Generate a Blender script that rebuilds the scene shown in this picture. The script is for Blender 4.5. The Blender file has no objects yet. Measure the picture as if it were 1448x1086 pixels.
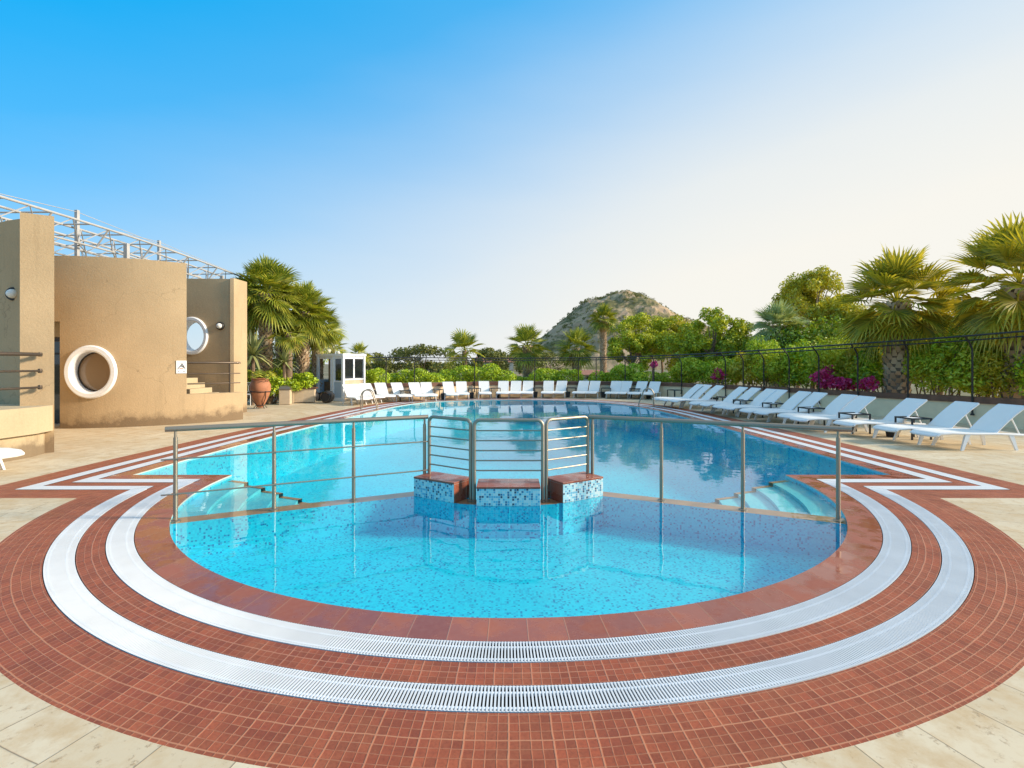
import bpy, bmesh, math, random
import numpy as np
from mathutils import Vector, Matrix, noise as mnoise
S = bpy.context.scene
COL = S.collection
PI = math.pi
R = math.radians
random.seed(7)

# ------------------------------------------------------------------ camera
F, HX, HY, CH = 720.0, 719.0, 514.0, 1.6          # focal length (px of a 1448 wide photo), vanishing point, eye height
cd = bpy.data.cameras.new('camera')
cam = bpy.data.objects.new('camera', cd); COL.objects.link(cam)
cam.location = (0, 0, CH); cam.rotation_euler = (PI/2, 0, 0)
cd.sensor_width = 36; cd.lens = 36*F/1448
cd.shift_x = (724-HX)/1448; cd.shift_y = -(543-HY)/1448
cd.clip_start = .05; cd.clip_end = 9000
S.camera = cam

# ------------------------------------------------------------------ light
SUN_AZ, SUN_EL = R(92), R(23)
HZ = 2.55
W = bpy.data.worlds.new('World'); S.world = W; W.use_nodes = True
wn = W.node_tree; wn.nodes.clear()
def wnode(t, **k):
    n = wn.nodes.new(t)
    for a, b in k.items(): setattr(n, a, b)
    return n
sky = wnode('ShaderNodeTexSky', sky_type='NISHITA', sun_disc=False, sun_elevation=SUN_EL, sun_rotation=SUN_AZ,
            altitude=0, air_density=1.0, dust_density=1.2, ozone_density=2.0)
bg = wnode('ShaderNodeBackground'); bg.inputs[1].default_value = .12
hs = wnode('ShaderNodeHueSaturation'); hs.inputs['Saturation'].default_value = 1.45; hs.inputs['Hue'].default_value = .485
wo = wnode('ShaderNodeOutputWorld'); wl = wn.links.new
wl(sky.outputs[0], hs.inputs['Color'])
# low haze: whitens the sky towards the horizon and towards the sun
tcw = wnode('ShaderNodeTexCoord'); sx_ = wnode('ShaderNodeSeparateXYZ'); wl(tcw.outputs['Generated'], sx_.inputs[0])
dt = wnode('ShaderNodeVectorMath', operation='DOT_PRODUCT'); wl(tcw.outputs['Generated'], dt.inputs[0]); dt.inputs[1].default_value = (math.sin(R(66)), math.cos(R(66)), 0)
def wm(op, a, b):
    n = wnode('ShaderNodeMath', operation=op)
    for i, v in enumerate((a, b)):
        if isinstance(v, (int, float)): n.inputs[i].default_value = v
        else: wl(v, n.inputs[i])
    return n.outputs[0]
def wramp(f, stops):
    r = wnode('ShaderNodeValToRGB'); wl(f, r.inputs[0]); e = r.color_ramp.elements; r.color_ramp.interpolation = 'LINEAR' if len(stops) > 4 else 'EASE'
    while len(e) < len(stops): e.new(.5)
    for i, (p, c) in enumerate(stops): e[i].position = p; e[i].color = (*c, 1) if isinstance(c, tuple) else (c, c, c, 1)
    return r.outputs[0]
hn_ = wnode('ShaderNodeTexNoise'); hm_ = wnode('ShaderNodeMapping'); hm_.inputs['Scale'].default_value = (1, 1, 5); wl(tcw.outputs['Generated'], hm_.inputs[0]); wl(hm_.outputs[0], hn_.inputs['Vector']); hn_.inputs['Scale'].default_value = 1.6; hn_.inputs['Detail'].default_value = 5
lift = wm('SUBTRACT', wm('ADD', sx_.outputs[2], wm('MULTIPLY', wm('SUBTRACT', hn_.outputs['Fac'], .5), .09)), wm('MULTIPLY', wm('MAXIMUM', wm('ADD', dt.outputs['Value'], .35), 0), .40))
hz_f = wramp(wm('ADD', lift, .3), [(.05, .96), (.2, .83), (.3, .66), (.40, .47), (.53, .22), (.62, .09), (.78, 0)])
overhead_fill = wramp(sx_.outputs[2], [(.60, 0), (.82, .75)])                # added fill light: whitens and brightens the unseen sky high overhead
hz_f = wm('MAXIMUM', hz_f, overhead_fill)
hz_c = wramp(dt.outputs['Value'], [(.2, (HZ*.97, HZ*.985, HZ*.98)), (.75, (HZ*1.10, HZ*1.05, HZ*.95))])
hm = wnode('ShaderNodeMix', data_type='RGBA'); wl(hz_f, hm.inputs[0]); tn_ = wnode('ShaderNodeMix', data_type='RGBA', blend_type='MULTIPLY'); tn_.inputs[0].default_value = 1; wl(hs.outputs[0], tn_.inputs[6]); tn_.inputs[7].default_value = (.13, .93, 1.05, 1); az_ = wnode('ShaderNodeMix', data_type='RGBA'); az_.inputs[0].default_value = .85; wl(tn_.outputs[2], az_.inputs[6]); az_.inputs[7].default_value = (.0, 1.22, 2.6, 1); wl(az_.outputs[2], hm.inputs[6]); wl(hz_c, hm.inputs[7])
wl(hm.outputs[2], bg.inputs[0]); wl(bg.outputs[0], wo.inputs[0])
sl = bpy.data.lights.new('sun', 'SUN'); sl.energy = 2.1; sl.angle = R(8); sl.color = (1, .85, .66)
so = bpy.data.objects.new('sun', sl); COL.objects.link(so)
sd = Vector((math.sin(SUN_AZ)*math.cos(SUN_EL), math.cos(SUN_AZ)*math.cos(SUN_EL), math.sin(SUN_EL)))
so.rotation_euler = sd.to_track_quat('Z', 'Y').to_euler(); so.location = (30, 10, 30)
S.view_settings.view_transform = 'Standard'; S.view_settings.look = 'None'
S.view_settings.exposure = 1.55; S.view_settings.gamma = 1
S.cycles.max_bounces = 10; S.cycles.transparent_max_bounces = 12
S.cycles.caustics_reflective = False

# ------------------------------------------------------------------ helpers
class MB:
    """collects faces of ONE mesh; uv per face corner (None = box projection)"""
    def __init__(s): s.v = []; s.f = []; s.uv = []; s.m = []
    def add(s, vs, fs, uvs=None, m=0):
        o = len(s.v); s.v += [tuple(p) for p in vs]
        for i, f in enumerate(fs):
            s.f.append(tuple(o+j for j in f)); s.uv.append(uvs[i] if uvs else None); s.m.append(m)
        return s
    def box(s, c, d, rz=0, rx=0, m=0):
        M = Matrix.Translation(c) @ Matrix.Rotation(rz, 4, 'Z') @ Matrix.Rotation(rx, 4, 'X')
        x, y, z = d[0]/2, d[1]/2, d[2]/2
        vs = [M @ Vector((a*x, b*y, e*z)) for a, b, e in ((-1,-1,-1),(1,-1,-1),(1,1,-1),(-1,1,-1),(-1,-1,1),(1,-1,1),(1,1,1),(-1,1,1))]
        return s.add(vs, [(0,3,2,1),(4,5,6,7),(0,1,5,4),(1,2,6,5),(2,3,7,6),(3,0,4,7)], m=m)
    def bbox(s, c, d, b=.01, rz=0):
        """box with bevelled edges"""
        bm = bmesh.new(); bmesh.ops.create_cube(bm, size=1)
        bmesh.ops.scale(bm, vec=d, verts=bm.verts)
        bmesh.ops.bevel(bm, geom=bm.edges[:], offset=b, segments=2, affect='EDGES', profile=.5)
        bmesh.ops.transform(bm, matrix=Matrix.Translation(c) @ Matrix.Rotation(rz, 4, 'Z'), verts=bm.verts)
        bm.verts.index_update()
        s.add([v.co[:] for v in bm.verts], [[v.index for v in f.verts] for f in bm.faces]); bm.free(); return s
    def tube(s, pts, r, n=8, closed=False, m=0):
        P = [Vector(p) for p in pts]; k = len(P); vs = []; fs = []
        up = None
        for i, p in enumerate(P):
            a = P[(i-1) % k] if (i > 0 or closed) else P[0]; b = P[(i+1) % k] if (i < k-1 or closed) else P[-1]
            t = (b-a).normalized()
            if up is None: up = Vector((0,0,1)) if abs(t.z) < .95 else Vector((0,1,0))
            u = t.cross(up)
            if u.length < 1e-4: u = t.cross(Vector((1,.3,0)))
            u.normalize(); w = u.cross(t).normalized(); up = w
            rr = r[i] if isinstance(r, (list, tuple)) else r
            for j in range(n):
                an = 2*PI*j/n; vs.append(p + u*(math.cos(an)*rr) + w*(math.sin(an)*rr))
        for i in range(k if closed else k-1):
            for j in range(n):
                a, b = i*n+j, i*n+(j+1) % n; c, d = ((i+1) % k)*n+(j+1) % n, ((i+1) % k)*n+j
                fs.append((a, d, c, b))
        if not closed: fs += [tuple(range(n)), tuple((k-1)*n+j for j in reversed(range(n)))]
        return s.add(vs, fs, m=m)
    def lathe(s, prof, c=(0,0,0), n=24, m=0):
        vs = []; fs = []; k = len(prof)
        for r, z in prof:
            for j in range(n):
                a = 2*PI*j/n; vs.append((c[0]+r*math.cos(a), c[1]+r*math.sin(a), c[2]+z))
        for i in range(k-1):
            for j in range(n):
                fs.append((i*n+j, i*n+(j+1) % n, (i+1)*n+(j+1) % n, (i+1)*n+j))
        fs += [tuple(reversed(range(n))), tuple((k-1)*n+j for j in range(n))]
        return s.add(vs, fs, m=m)
    def prism(s, poly, z0, z1):
        n = len(poly); vs = [(x, y, z0) for x, y in poly]+[(x, y, z1) for x, y in poly]
        fs = [tuple(reversed(range(n))), tuple(range(n, 2*n))]+[(i, (i+1) % n, n+(i+1) % n, n+i) for i in range(n)]
        return s.add(vs, fs)
    def strip(s, A, B, za, zb, ua=None, va=0, vb=1, closed=False):
        """quads between two polylines of equal length"""
        n = len(A); 
        if ua is None:
            ua = [0]
            for i in range(1, n+1): ua.append(ua[-1]+math.dist(A[i % n], A[i-1]))
        vs = [(p[0], p[1], za) for p in A]+[(p[0], p[1], zb) for p in B]; fs = []; uv = []
        for i in range(n if closed else n-1):
            j = (i+1) % n
            fs.append((i, j, n+j, n+i)); uv.append([(ua[i], va), (ua[i+1], va), (ua[i+1], vb), (ua[i], vb)])
        return s.add(vs, fs, uv)
    def build(s, name, mat, parent=None, smooth=False, local=False):
        me = bpy.data.meshes.new(name)
        off = Vector((0,0,0))
        if parent is not None and not local:
            off = parent.location.copy()
            if parent.parent: off += parent.parent.location
        me.from_pydata([tuple(Vector(p)-off) for p in s.v], [], s.f); me.update()
        ul = me.uv_layers.new(name='UVMap'); co = np.empty(len(me.loops)*2)
        k = 0
        for p, uv in zip(me.polygons, s.uv):
            if uv is not None:
                for a in uv: co[k] = a[0]; co[k+1] = a[1]; k += 2
            else:
                n = p.normal; ax = max(range(3), key=lambda i: abs(n[i]))
                for vi in p.vertices:
                    q = me.vertices[vi].co
                    co[k], co[k+1] = ((q.y, q.z), (q.x, q.z), (q.x, q.y))[ax]; k += 2
        ul.data.foreach_set('uv', co)
        for m in (mat if isinstance(mat, list) else [mat]): me.materials.append(m)
        if isinstance(mat, list): me.polygons.foreach_set('material_index', s.m)
        if smooth:
            me.polygons.foreach_set('use_smooth', [True]*len(me.polygons))
            me.set_sharp_from_angle(angle=R(40))
        o = bpy.data.objects.new(name, me); COL.objects.link(o)
        if parent is not None: o.parent = parent
        return o
def tag(o, label=None, cat=None, group=None, kind=None):
    if label: o['label'] = label
    if cat: o['category'] = cat
    if group: o['group'] = group
    if kind: o['kind'] = kind
    return o
def thing(name, loc, label, cat, group=None, rz=0):
    o = bpy.data.objects.new(name, None); o.empty_display_size = .2; COL.objects.link(o)
    o.location = loc; o.rotation_euler = (0, 0, rz)
    return tag(o, label, cat, group)
def dup(root, loc, rz, label, group=None, scale=None):
    r = root.copy(); COL.objects.link(r); r.location = loc; r.rotation_euler = (0, 0, rz); r['label'] = label
    if group: r['group'] = group
    if scale: r.scale = (scale,)*3 if not isinstance(scale, tuple) else scale
    for ch in list(root.children):
        c = ch.copy(); COL.objects.link(c); c.parent = r
        for g in list(ch.children):
            d = g.copy(); COL.objects.link(d); d.parent = c
    return r
def gx(x, Y): return (x-HX)*Y/F                     # photo column -> metres across at distance Y
def gz(y, Y): return CH-(y-HY)*Y/F                  # photo row -> height at distance Y
def gp(x, y, z=0):                                  # photo pixel lying at height z -> ground position
    Y = F*(CH-z)/(y-HY); return (gx(x, Y), Y)
def spline(P, n):
    """Catmull-Rom through P, n points per span"""
    P = [Vector(p) for p in P]; out = []
    for i in range(len(P)-1):
        a, b, c, d = P[max(i-1, 0)], P[i], P[i+1], P[min(i+2, len(P)-1)]
        for k in range(n):
            t = k/n
            out.append(.5*((2*b)+(c-a)*t+(2*a-5*b+4*c-d)*t*t+(3*b-a-3*c+d)*t**3))
    out.append(P[-1]); return out
ORD = ['first','second','third','fourth','fifth','sixth','seventh','eighth','ninth','tenth','eleventh','twelfth','thirteenth',
       'fourteenth','fifteenth','sixteenth','seventeenth','eighteenth','nineteenth','twentieth','twenty-first','twenty-second']

# ------------------------------------------------------------------ materials
class NT:
    def __init__(s, name):
        s.m = bpy.data.materials.new(name); s.m.use_nodes = True; s.t = s.m.node_tree
        s.b = s.t.nodes['Principled BSDF']; s.out = s.t.nodes['Material Output']
    def n(s, t, **k):
        n = s.t.nodes.new(t)
        for a, b in k.items():
            if a[0] == '_': 
                key = a[1:]; key = int(key) if key.isdigit() else key.replace('_', ' ')
                s.set(n, key, b)
            else: setattr(n, a, b)
        return n
    def set(s, n, key, b):
        if isinstance(b, bpy.types.NodeSocket): s.t.links.new(b, n.inputs[key])
        else: n.inputs[key].default_value = b
    def p(s, **k):
        for a, b in k.items(): s.set(s.b, a.replace('_', ' '), b)
        return s
    def tc(s, w='Object'): return s.n('ShaderNodeTexCoord').outputs[w]
    def mapped(s, v, sc): 
        return s.n('ShaderNodeMapping', _Vector=v, _Scale=sc).outputs[0]
    def noise(s, v, scale, detail=4, rough=.55, o='Fac'):
        return s.n('ShaderNodeTexNoise', _Vector=v, _Scale=scale, _Detail=detail, _Roughness=rough).outputs[o]
    def ramp(s, f, stops, interp='LINEAR'):
        r = s.n('ShaderNodeValToRGB', _Fac=f); r.color_ramp.interpolation = interp; e = r.color_ramp.elements
        while len(e) < len(stops): e.new(.5)
        for i, (p, c) in enumerate(stops): e[i].position = p; e[i].color = (*c, 1) if len(c) == 3 else c
        return r.outputs[0]
    def mix(s, f, a, b, blend='MIX'):
        m = s.n('ShaderNodeMix', data_type='RGBA', blend_type=blend)
        for k, v in ((0, f), (6, a), (7, b)):
            if isinstance(v, tuple) and len(v) == 3: v = (*v, 1)
            s.set(m, k, v)
        return m.outputs[2]
    def math(s, op, a, b=0, c=None):
        m = s.n('ShaderNodeMath', operation=op); s.set(m, 0, a); s.set(m, 1, b)
        if c is not None: s.set(m, 2, c)
        return m.outputs[0]
    def bump(s, h, st=.3, d=.01):
        s.set(s.b, 'Normal', s.n('ShaderNodeBump', _Height=h, _Strength=st, _Distance=d).outputs[0]); return s
G3 = lambda v: (v, v, v)
def plain(name, col, rough=.5, metal=0, var=.12, sc=6, bump=0, spec=.5):
    t = NT(name); c = t.tc(); f = t.noise(c, sc, 5)
    lo = tuple(x*(1-var) for x in col); hi = tuple(min(1, x*(1+var)) for x in col)
    t.p(Base_Color=t.ramp(f, [(.3, lo), (.7, hi)]), Roughness=rough, Metallic=metal, Specular_IOR_Level=spec)
    if bump: t.bump(t.noise(c, sc*8, 4), bump, .01)
    return t.m
M = {}
M['steel'] = NT('brushed_steel').p(Base_Color=(.36, .31, .245, 1), Metallic=1.0, Roughness=.5).m
M['white_plastic'] = plain('white_resin', (.80, .80, .79), .4, var=.03)
M['white_paint'] = plain('white_paint', (.84, .85, .87), .5, var=.05)
M['sling'] = None
t = NT('white_sling_fabric'); c = t.tc('UV'); w1 = t.n('ShaderNodeTexWave', _Vector=c, _Scale=60.0).outputs[0]
t.p(Base_Color=t.mix(t.noise(t.tc(), 5), (.82, .80, .75), (.88, .86, .81)), Roughness=.7).bump(w1, .15, .003); M['sling'] = t.m
M['black_metal'] = plain('black_metal', (.022, .020, .019), .45, var=.3)
M['black_plastic'] = plain('black_plastic', (.018, .018, .019), .5, var=.3)
M['dark_glass'] = NT('dark_glass').p(Base_Color=(.02, .022, .024, 1), Roughness=.03, Specular_IOR_Level=.9).m
M['bronze_metal'] = plain('bronze_metal', (.10, .075, .055), .4, metal=.6)
M['grey_metal'] = plain('painted_steel_grey', (.42, .41, .40), .4, var=.1)
M['cap_wood'] = plain('brown_timber_cap', (.17, .075, .042), .6, var=.3, sc=3, bump=.2)
M['interior'] = plain('interior_brown', (.16, .10, .06), .7, var=.2)
M['lamp_white'] = plain('opal_glass', (.8, .79, .74), .15, var=.02)
M['terracotta'] = plain('terracotta', (.42, .17, .085), .7, var=.25, sc=4, bump=.25)
M['soil'] = plain('soil', (.07, .05, .035), .9, var=.4, sc=1.5, bump=.3)
M['sign_dark'] = plain('sign_ink', (.05, .045, .04), .5)
M['sign_amber'] = plain('sign_amber', (.5, .2, .05), .5)
M['tan_glass'] = NT('glass_before_tan_curtain').p(Base_Color=(.26, .17, .095, 1), Roughness=.06).m
M['curtain'] = plain('brown_curtain', (.42, .30, .18), .9, var=.25, sc=2)
M['blue_panel'] = plain('pale_blue_panel', (.42, .52, .62), .45, var=.05)
M['beige_panel'] = plain('beige_panel', (.60, .47, .32), .6, var=.08)

# stucco of the building: rough beige render with grime near the ground
def stucco(name, col, grime=True):
    t = NT(name); c = t.tc()
    big = t.noise(c, .7, 5); fine = t.noise(c, 28, 5, .7)
    a = t.mix(t.ramp(big, [(.3, G3(0)), (.75, G3(1))]), tuple(x*.86 for x in col), tuple(x*1.1 for x in col))
    a = t.mix(t.ramp(fine, [(.35, G3(0)), (.7, G3(1))]), t.mix(.16, a, tuple(x*.35 for x in col)), a)
    vo = t.n('ShaderNodeTexVoronoi', feature='DISTANCE_TO_EDGE', _Vector=t.n('ShaderNodeVectorMath', operation='ADD', _0=c, _1=t.n('ShaderNodeTexNoise', _Vector=c, _Scale=1.5, _Detail=5.0).outputs['Color']).outputs[0], _Scale=.42).outputs[0]
    ck = t.math('MULTIPLY', t.ramp(vo, [(.0012, G3(1)), (.004, G3(0))]), t.ramp(t.noise(c, .6, 2), [(.5, G3(0)), (.6, G3(.5))]))
    a = t.mix(ck, a, tuple(x*.4 for x in col))
    # vertical drip stains
    st = t.noise(t.mapped(c, (3.0, 3.0, .25)), 2.2, 5, .6)
    a = t.mix(t.ramp(st, [(.56, G3(0)), (.78, G3(.32))]), a, tuple(x*.5 for x in col))
    if grime:
        z = t.n('ShaderNodeSeparateXYZ', _0=c).outputs[2]
        h = t.math('ADD', z, t.math('SUBTRACT', .36, t.noise(c, 1.1, 7, .7)))
        a = t.mix(t.ramp(h, [(0, G3(.7)), (.10, G3(.25)), (.22, G3(0))]), a, (.12, .08, .05))
    t.p(Base_Color=a, Roughness=.9, Specular_IOR_Level=.15).bump(t.math('ADD', fine, t.math('MULTIPLY', big, .5)), .5, .012)
    return t.m
M['stucco'] = stucco('beige_stucco', (.525, .385, .23))
M['concrete'] = stucco('stained_concrete', (.56, .45, .29))
M['wall_render'] = plain('pale_wall_render', (.88, .68, .45), .9, var=.08, sc=2.5, bump=.3, spec=.1)

# red mosaic paving; uv in metres (along, across)
def paving(name, cw, ch, slab, gcol, col):
    t = NT(name); uv = t.tc('UV'); s = t.n('ShaderNodeSeparateXYZ', _0=uv)
    wob = t.math('MULTIPLY', t.math('SUBTRACT', t.noise(t.tc(), 6, 3), .5), .012)
    u = t.math('ADD', s.outputs[0], wob); v = t.math('ADD', s.outputs[1], wob)
    def line(x, size, w):
        f = t.math('FRACT', t.math('DIVIDE', x, size))
        d = t.math('MULTIPLY', t.math('MINIMUM', f, t.math('SUBTRACT', 1, f)), size)
        return t.ramp(t.math('DIVIDE', d, w), [(.45, G3(1)), (1, G3(0))])
    g = t.math('MAXIMUM', line(u, cw, 0.0036), line(v, ch, .0036))
    gs = t.math('MAXIMUM', line(u, cw*slab, .0058), line(v, ch*slab, .0058))
    cell = t.n('ShaderNodeCombineXYZ', _0=t.math('FLOOR', t.math('DIVIDE', u, cw)), _1=t.math('FLOOR', t.math('DIVIDE', v, ch)))
    rnd = t.n('ShaderNodeTexWhiteNoise', _Vector=cell.outputs[0]).outputs[0]
    cells = t.n('ShaderNodeCombineXYZ', _0=t.math('FLOOR', t.math('DIVIDE', u, cw*slab)), _1=t.math('FLOOR', t.math('DIVIDE', v, ch*slab)))
    rs = t.n('ShaderNodeTexWhiteNoise', _Vector=cells.outputs[0]).outputs[0]
    a = t.mix(rnd, tuple(x*.76 for x in col), tuple(x*1.18 for x in col))
    a = t.mix(t.math('MULTIPLY', rs, .35), a, tuple(x*.6 for x in col))
    n1 = t.noise(t.tc(), 3, 6, .65); n2 = t.noise(t.tc(), 60, 4, .7)
    a = t.mix(t.ramp(n1, [(.45, G3(0)), (.75, G3(.3))]), a, gcol)
    a = t.mix(t.ramp(n2, [(.45, G3(0)), (.7, G3(.5))]), a, tuple(x*.45 for x in col))
    a = t.mix(t.ramp(t.noise(t.tc(), 1.1, 5, .7), [(.5, G3(0)), (.72, G3(.45))]), a, tuple(x*.5 for x in col))
    a = t.mix(t.ramp(t.noise(t.tc(), 24, 3, .6), [(.70, G3(0)), (.76, G3(.55))]), a, gcol)
    gv = t.ramp(t.noise(t.tc(), 9, 3), [(.3, G3(.35)), (.6, G3(1))])
    a = t.mix(t.math('MULTIPLY', g, t.math('MULTIPLY', gv, .66)), a, gcol)
    a = t.mix(t.math('MULTIPLY', gs, .55), a, tuple(x*1.1 for x in gcol))
    t.p(Base_Color=a, Roughness=t.ramp(n1, [(.35, G3(.38)), (.7, G3(.7))]), Specular_IOR_Level=.35)
    t.bump(t.math('SUBTRACT', t.math('MULTIPLY', n2, .5), t.math('MAXIMUM', g, gs)), .45, .004)
    return t.m
M['paving'] = paving('red_mosaic_paving', .046, .052, 4, (.50, .22, .12), (.34, .078, .030))
M['paving_fine'] = paving('red_mosaic_paving_fine', .048, .0475, 4, (.46, .20, .12), (.34, .078, .030))
# coping slabs round the water, partly wet
t = NT('wet_red_coping'); uv = t.tc('UV'); s_ = t.n('ShaderNodeSeparateXYZ', _0=uv)
f = t.math('FRACT', t.math('DIVIDE', s_.outputs[0], .245)); d = t.math('MINIMUM', f, t.math('SUBTRACT', 1, f))
g = t.ramp(d, [(.008, G3(1)), (.018, G3(0))])
rn = t.n('ShaderNodeTexWhiteNoise', noise_dimensions='1D', _W=t.math('FLOOR', t.math('DIVIDE', s_.outputs[0], .245))).outputs[0]
a = t.mix(rn, (.27, .066, .033), (.37, .105, .055))
n1 = t.noise(t.tc(), 3.2, 5, .6); n2 = t.noise(t.tc(), 22, 5, .7)
a = t.mix(t.ramp(n2, [(.4, G3(0)), (.75, G3(.4))]), a, (.37, .15, .10))
wet = t.ramp(n1, [(.42, G3(0)), (.57, G3(1))])
a = t.mix(t.math('MULTIPLY', wet, .25), a, (.15, .035, .02))
a = t.mix(t.math('MULTIPLY', g, .6), a, (.40, .22, .14))
t.p(Base_Color=a, Roughness=t.mix(wet, G3(.5), G3(.07)), Specular_IOR_Level=.5)
t.bump(t.math('SUBTRACT', t.math('MULTIPLY', t.math('MULTIPLY', n2, t.math('SUBTRACT', 1, wet)), .5), g), .3, .004); M['coping'] = t.m
# pool mosaic; uv in metres
def mosaic(name, stops, grout, size=.027, lines=.5, blotch=.25):
    t = NT(name); uv = t.tc('UV'); s = t.n('ShaderNodeSeparateXYZ', _0=uv)
    ns = t.n('ShaderNodeTexNoise', _Vector=t.tc(), _Scale=3.0, _Detail=1.0); sp = t.n('ShaderNodeSeparateXYZ', _0=ns.outputs['Color'])
    u = t.math('DIVIDE', t.math('ADD', s.outputs[0], t.math('MULTIPLY', sp.outputs[0], .03)), size)
    v = t.math('DIVIDE', t.math('ADD', s.outputs[1], t.math('MULTIPLY', sp.outputs[1], .03)), size)
    cell = t.n('ShaderNodeCombineXYZ', _0=t.math('FLOOR', u), _1=t.math('FLOOR', v)).outputs[0]
    col = t.ramp(t.n('ShaderNodeTexWhiteNoise', _Vector=cell).outputs[0], stops, 'CONSTANT')
    def ln(x):
        f = t.math('FRACT', x); return t.ramp(t.math('MINIMUM', f, t.math('SUBTRACT', 1, f)), [(.05, G3(1)), (.11, G3(0))])
    a = t.mix(t.math('MULTIPLY', t.math('MAXIMUM', ln(u), ln(v)), lines), col, grout)
    bl = t.noise(t.tc(), 1.3, 4, .6)
    a = t.mix(t.ramp(bl, [(.35, G3(blotch)), (.7, G3(0))]), a, tuple(x*.75 for x in grout))
    t.p(Base_Color=a, Roughness=.3); return t.m
B0 = (.003, .56, .72); B1 = (.006, .64, .78); B2 = (.003, .36, .58); B3 = (.001, .13, .36)
M['mosaic_front'] = mosaic('bright_blue_mosaic', [(0, B0), (.42, B1), (.80, B2), (.925, B3)], (.03, .60, .72), size=.0185)
M['mosaic_main'] = mosaic('blue_mosaic', [(0, (.004, .61, .80)), (.5, (.008, .69, .85)), (.88, (.003, .42, .67)), (.975, B3)], (.03, .60, .78), size=.03, lines=.3)
M['mosaic_block'] = mosaic('white_blue_mosaic', [(0, (.30, .62, .70)), (.34, (.10, .42, .60)), (.55, (.55, .70, .72)), (.75, (.02, .16, .30)), (.9, (.01, .04, .10))], (.66, .70, .66), size=.027, lines=.85, blotch=.05)
M['step_tile'] = mosaic('pale_step_tile', [(0, (.10, .62, .72)), (.5, (.13, .68, .76))], (.2, .7, .75), size=.1, lines=.3)
M['brown_tile'] = plain('brown_edge_tile', (.42, .20, .10), .5, var=.25, sc=5)
# water: clear tinted surface with mirror reflection
t = NT('pool_water'); tr = t.n('ShaderNodeBsdfTransparent'); tr.inputs[0].default_value = (.90, .99, 1, 1)
gl = t.n('ShaderNodeBsdfGlossy'); gl.inputs['Roughness'].default_value = 0.0
wv = t.n('ShaderNodeBump', _Height=t.math('ADD', t.noise(t.tc(), 1.7, 3, .5), t.math('MULTIPLY', t.noise(t.tc(), 7, 2), .12)), _Strength=.35, _Distance=.012).outputs[0]
t.set(gl, 'Normal', wv); ct = t.n('ShaderNodeVectorMath', operation='DOT_PRODUCT'); t.set(ct, 0, wv); t.set(ct, 1, t.n('ShaderNodeNewGeometry').outputs['Incoming'])
fr = t.n('ShaderNodeMath', operation='MULTIPLY_ADD'); t.set(fr, 0, t.math('POWER', t.math('SUBTRACT', 1, t.math('ABSOLUTE', ct.outputs['Value'])), 5.0)); fr.inputs[1].default_value = .98; fr.inputs[2].default_value = .02
ms = t.n('ShaderNodeMixShader', _0=fr.outputs[0], _1=tr.outputs[0], _2=gl.outputs[0])
t.t.links.new(ms.outputs[0], t.out.inputs[0]); M['water'] = t.m
# travertine deck; uv = (angle*k, radius) so that the long slabs fan out round the basin
t = NT('travertine_deck'); uv = t.tc('UV'); c = t.tc(); s_ = t.n('ShaderNodeSeparateXYZ', _0=uv)
wid = .070
fu = t.math('DIVIDE', s_.outputs[0], wid); row = t.math('FLOOR', fu)
rnd = t.n('ShaderNodeTexWhiteNoise', noise_dimensions='1D', _W=row).outputs[0]
fv = t.math('ADD', t.math('DIVIDE', s_.outputs[1], 1.3), t.math('MULTIPLY', rnd, 7.3))
ff = t.math('FRACT', fu); du = t.math('MULTIPLY', t.math('MULTIPLY', t.math('MINIMUM', ff, t.math('SUBTRACT', 1, ff)), wid), s_.outputs[1])
fg = t.math('FRACT', fv); dv = t.math('MULTIPLY', t.math('MINIMUM', fg, t.math('SUBTRACT', 1, fg)), 1.3)
g = t.ramp(t.math('MINIMUM', du, dv), [(.0018, G3(1)), (.0042, G3(0))])
slab = t.n('ShaderNodeTexWhiteNoise', _Vector=t.n('ShaderNodeCombineXYZ', _0=row, _1=t.math('FLOOR', fv)).outputs[0]).outputs[0]
a = t.mix(slab, (.61, .50, .335), (.72, .62, .45))
pv = t.n('ShaderNodeCombineXYZ', _0=t.math('MULTIPLY', s_.outputs[0], 26.0), _1=t.math('MULTIPLY', s_.outputs[1], 4.6), _2=t.math('MULTIPLY', rnd, 50.0)).outputs[0]
vein = t.noise(pv, 1.0, 7, .68); pits = t.noise(pv, 3.2, 4, .75)
a = t.mix(t.ramp(vein, [(.44, G3(0)), (.66, G3(.7))]), a, (.50, .34, .17))
a = t.mix(t.ramp(pits, [(.58, G3(0)), (.68, G3(.6))]), a, (.30, .19, .10))
st2 = t.noise(c, 2.3, 6, .7); a = t.mix(t.ramp(st2, [(.54, G3(0)), (.70, G3(.5))]), a, (.52, .33, .14))
bl = t.noise(c, .45, 5, .6); a = t.mix(t.ramp(bl, [(.35, G3(.35)), (.65, G3(0))]), a, (.47, .37, .25))
a = t.mix(t.math('MULTIPLY', g, .8), a, (.14, .09, .055))
t.p(Base_Color=a, Roughness=t.ramp(vein, [(.3, G3(.45)), (.7, G3(.75))]), Specular_IOR_Level=.3)
t.bump(t.math('SUBTRACT', t.math('MULTIPLY', vein, .4), t.math('ADD', g, t.ramp(pits, [(.62, G3(0)), (.7, G3(.6))]))), .35, .004); M['deck'] = t.m
M['grate'] = plain('white_grate_plastic', (.66, .685, .71), .45, var=.06, sc=3)
M['pool_edge'] = plain('pale_edge_tile', (.50, .52, .46), .5)
M['channel'] = plain('dark_channel', (.012, .012, .013), .8)
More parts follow.
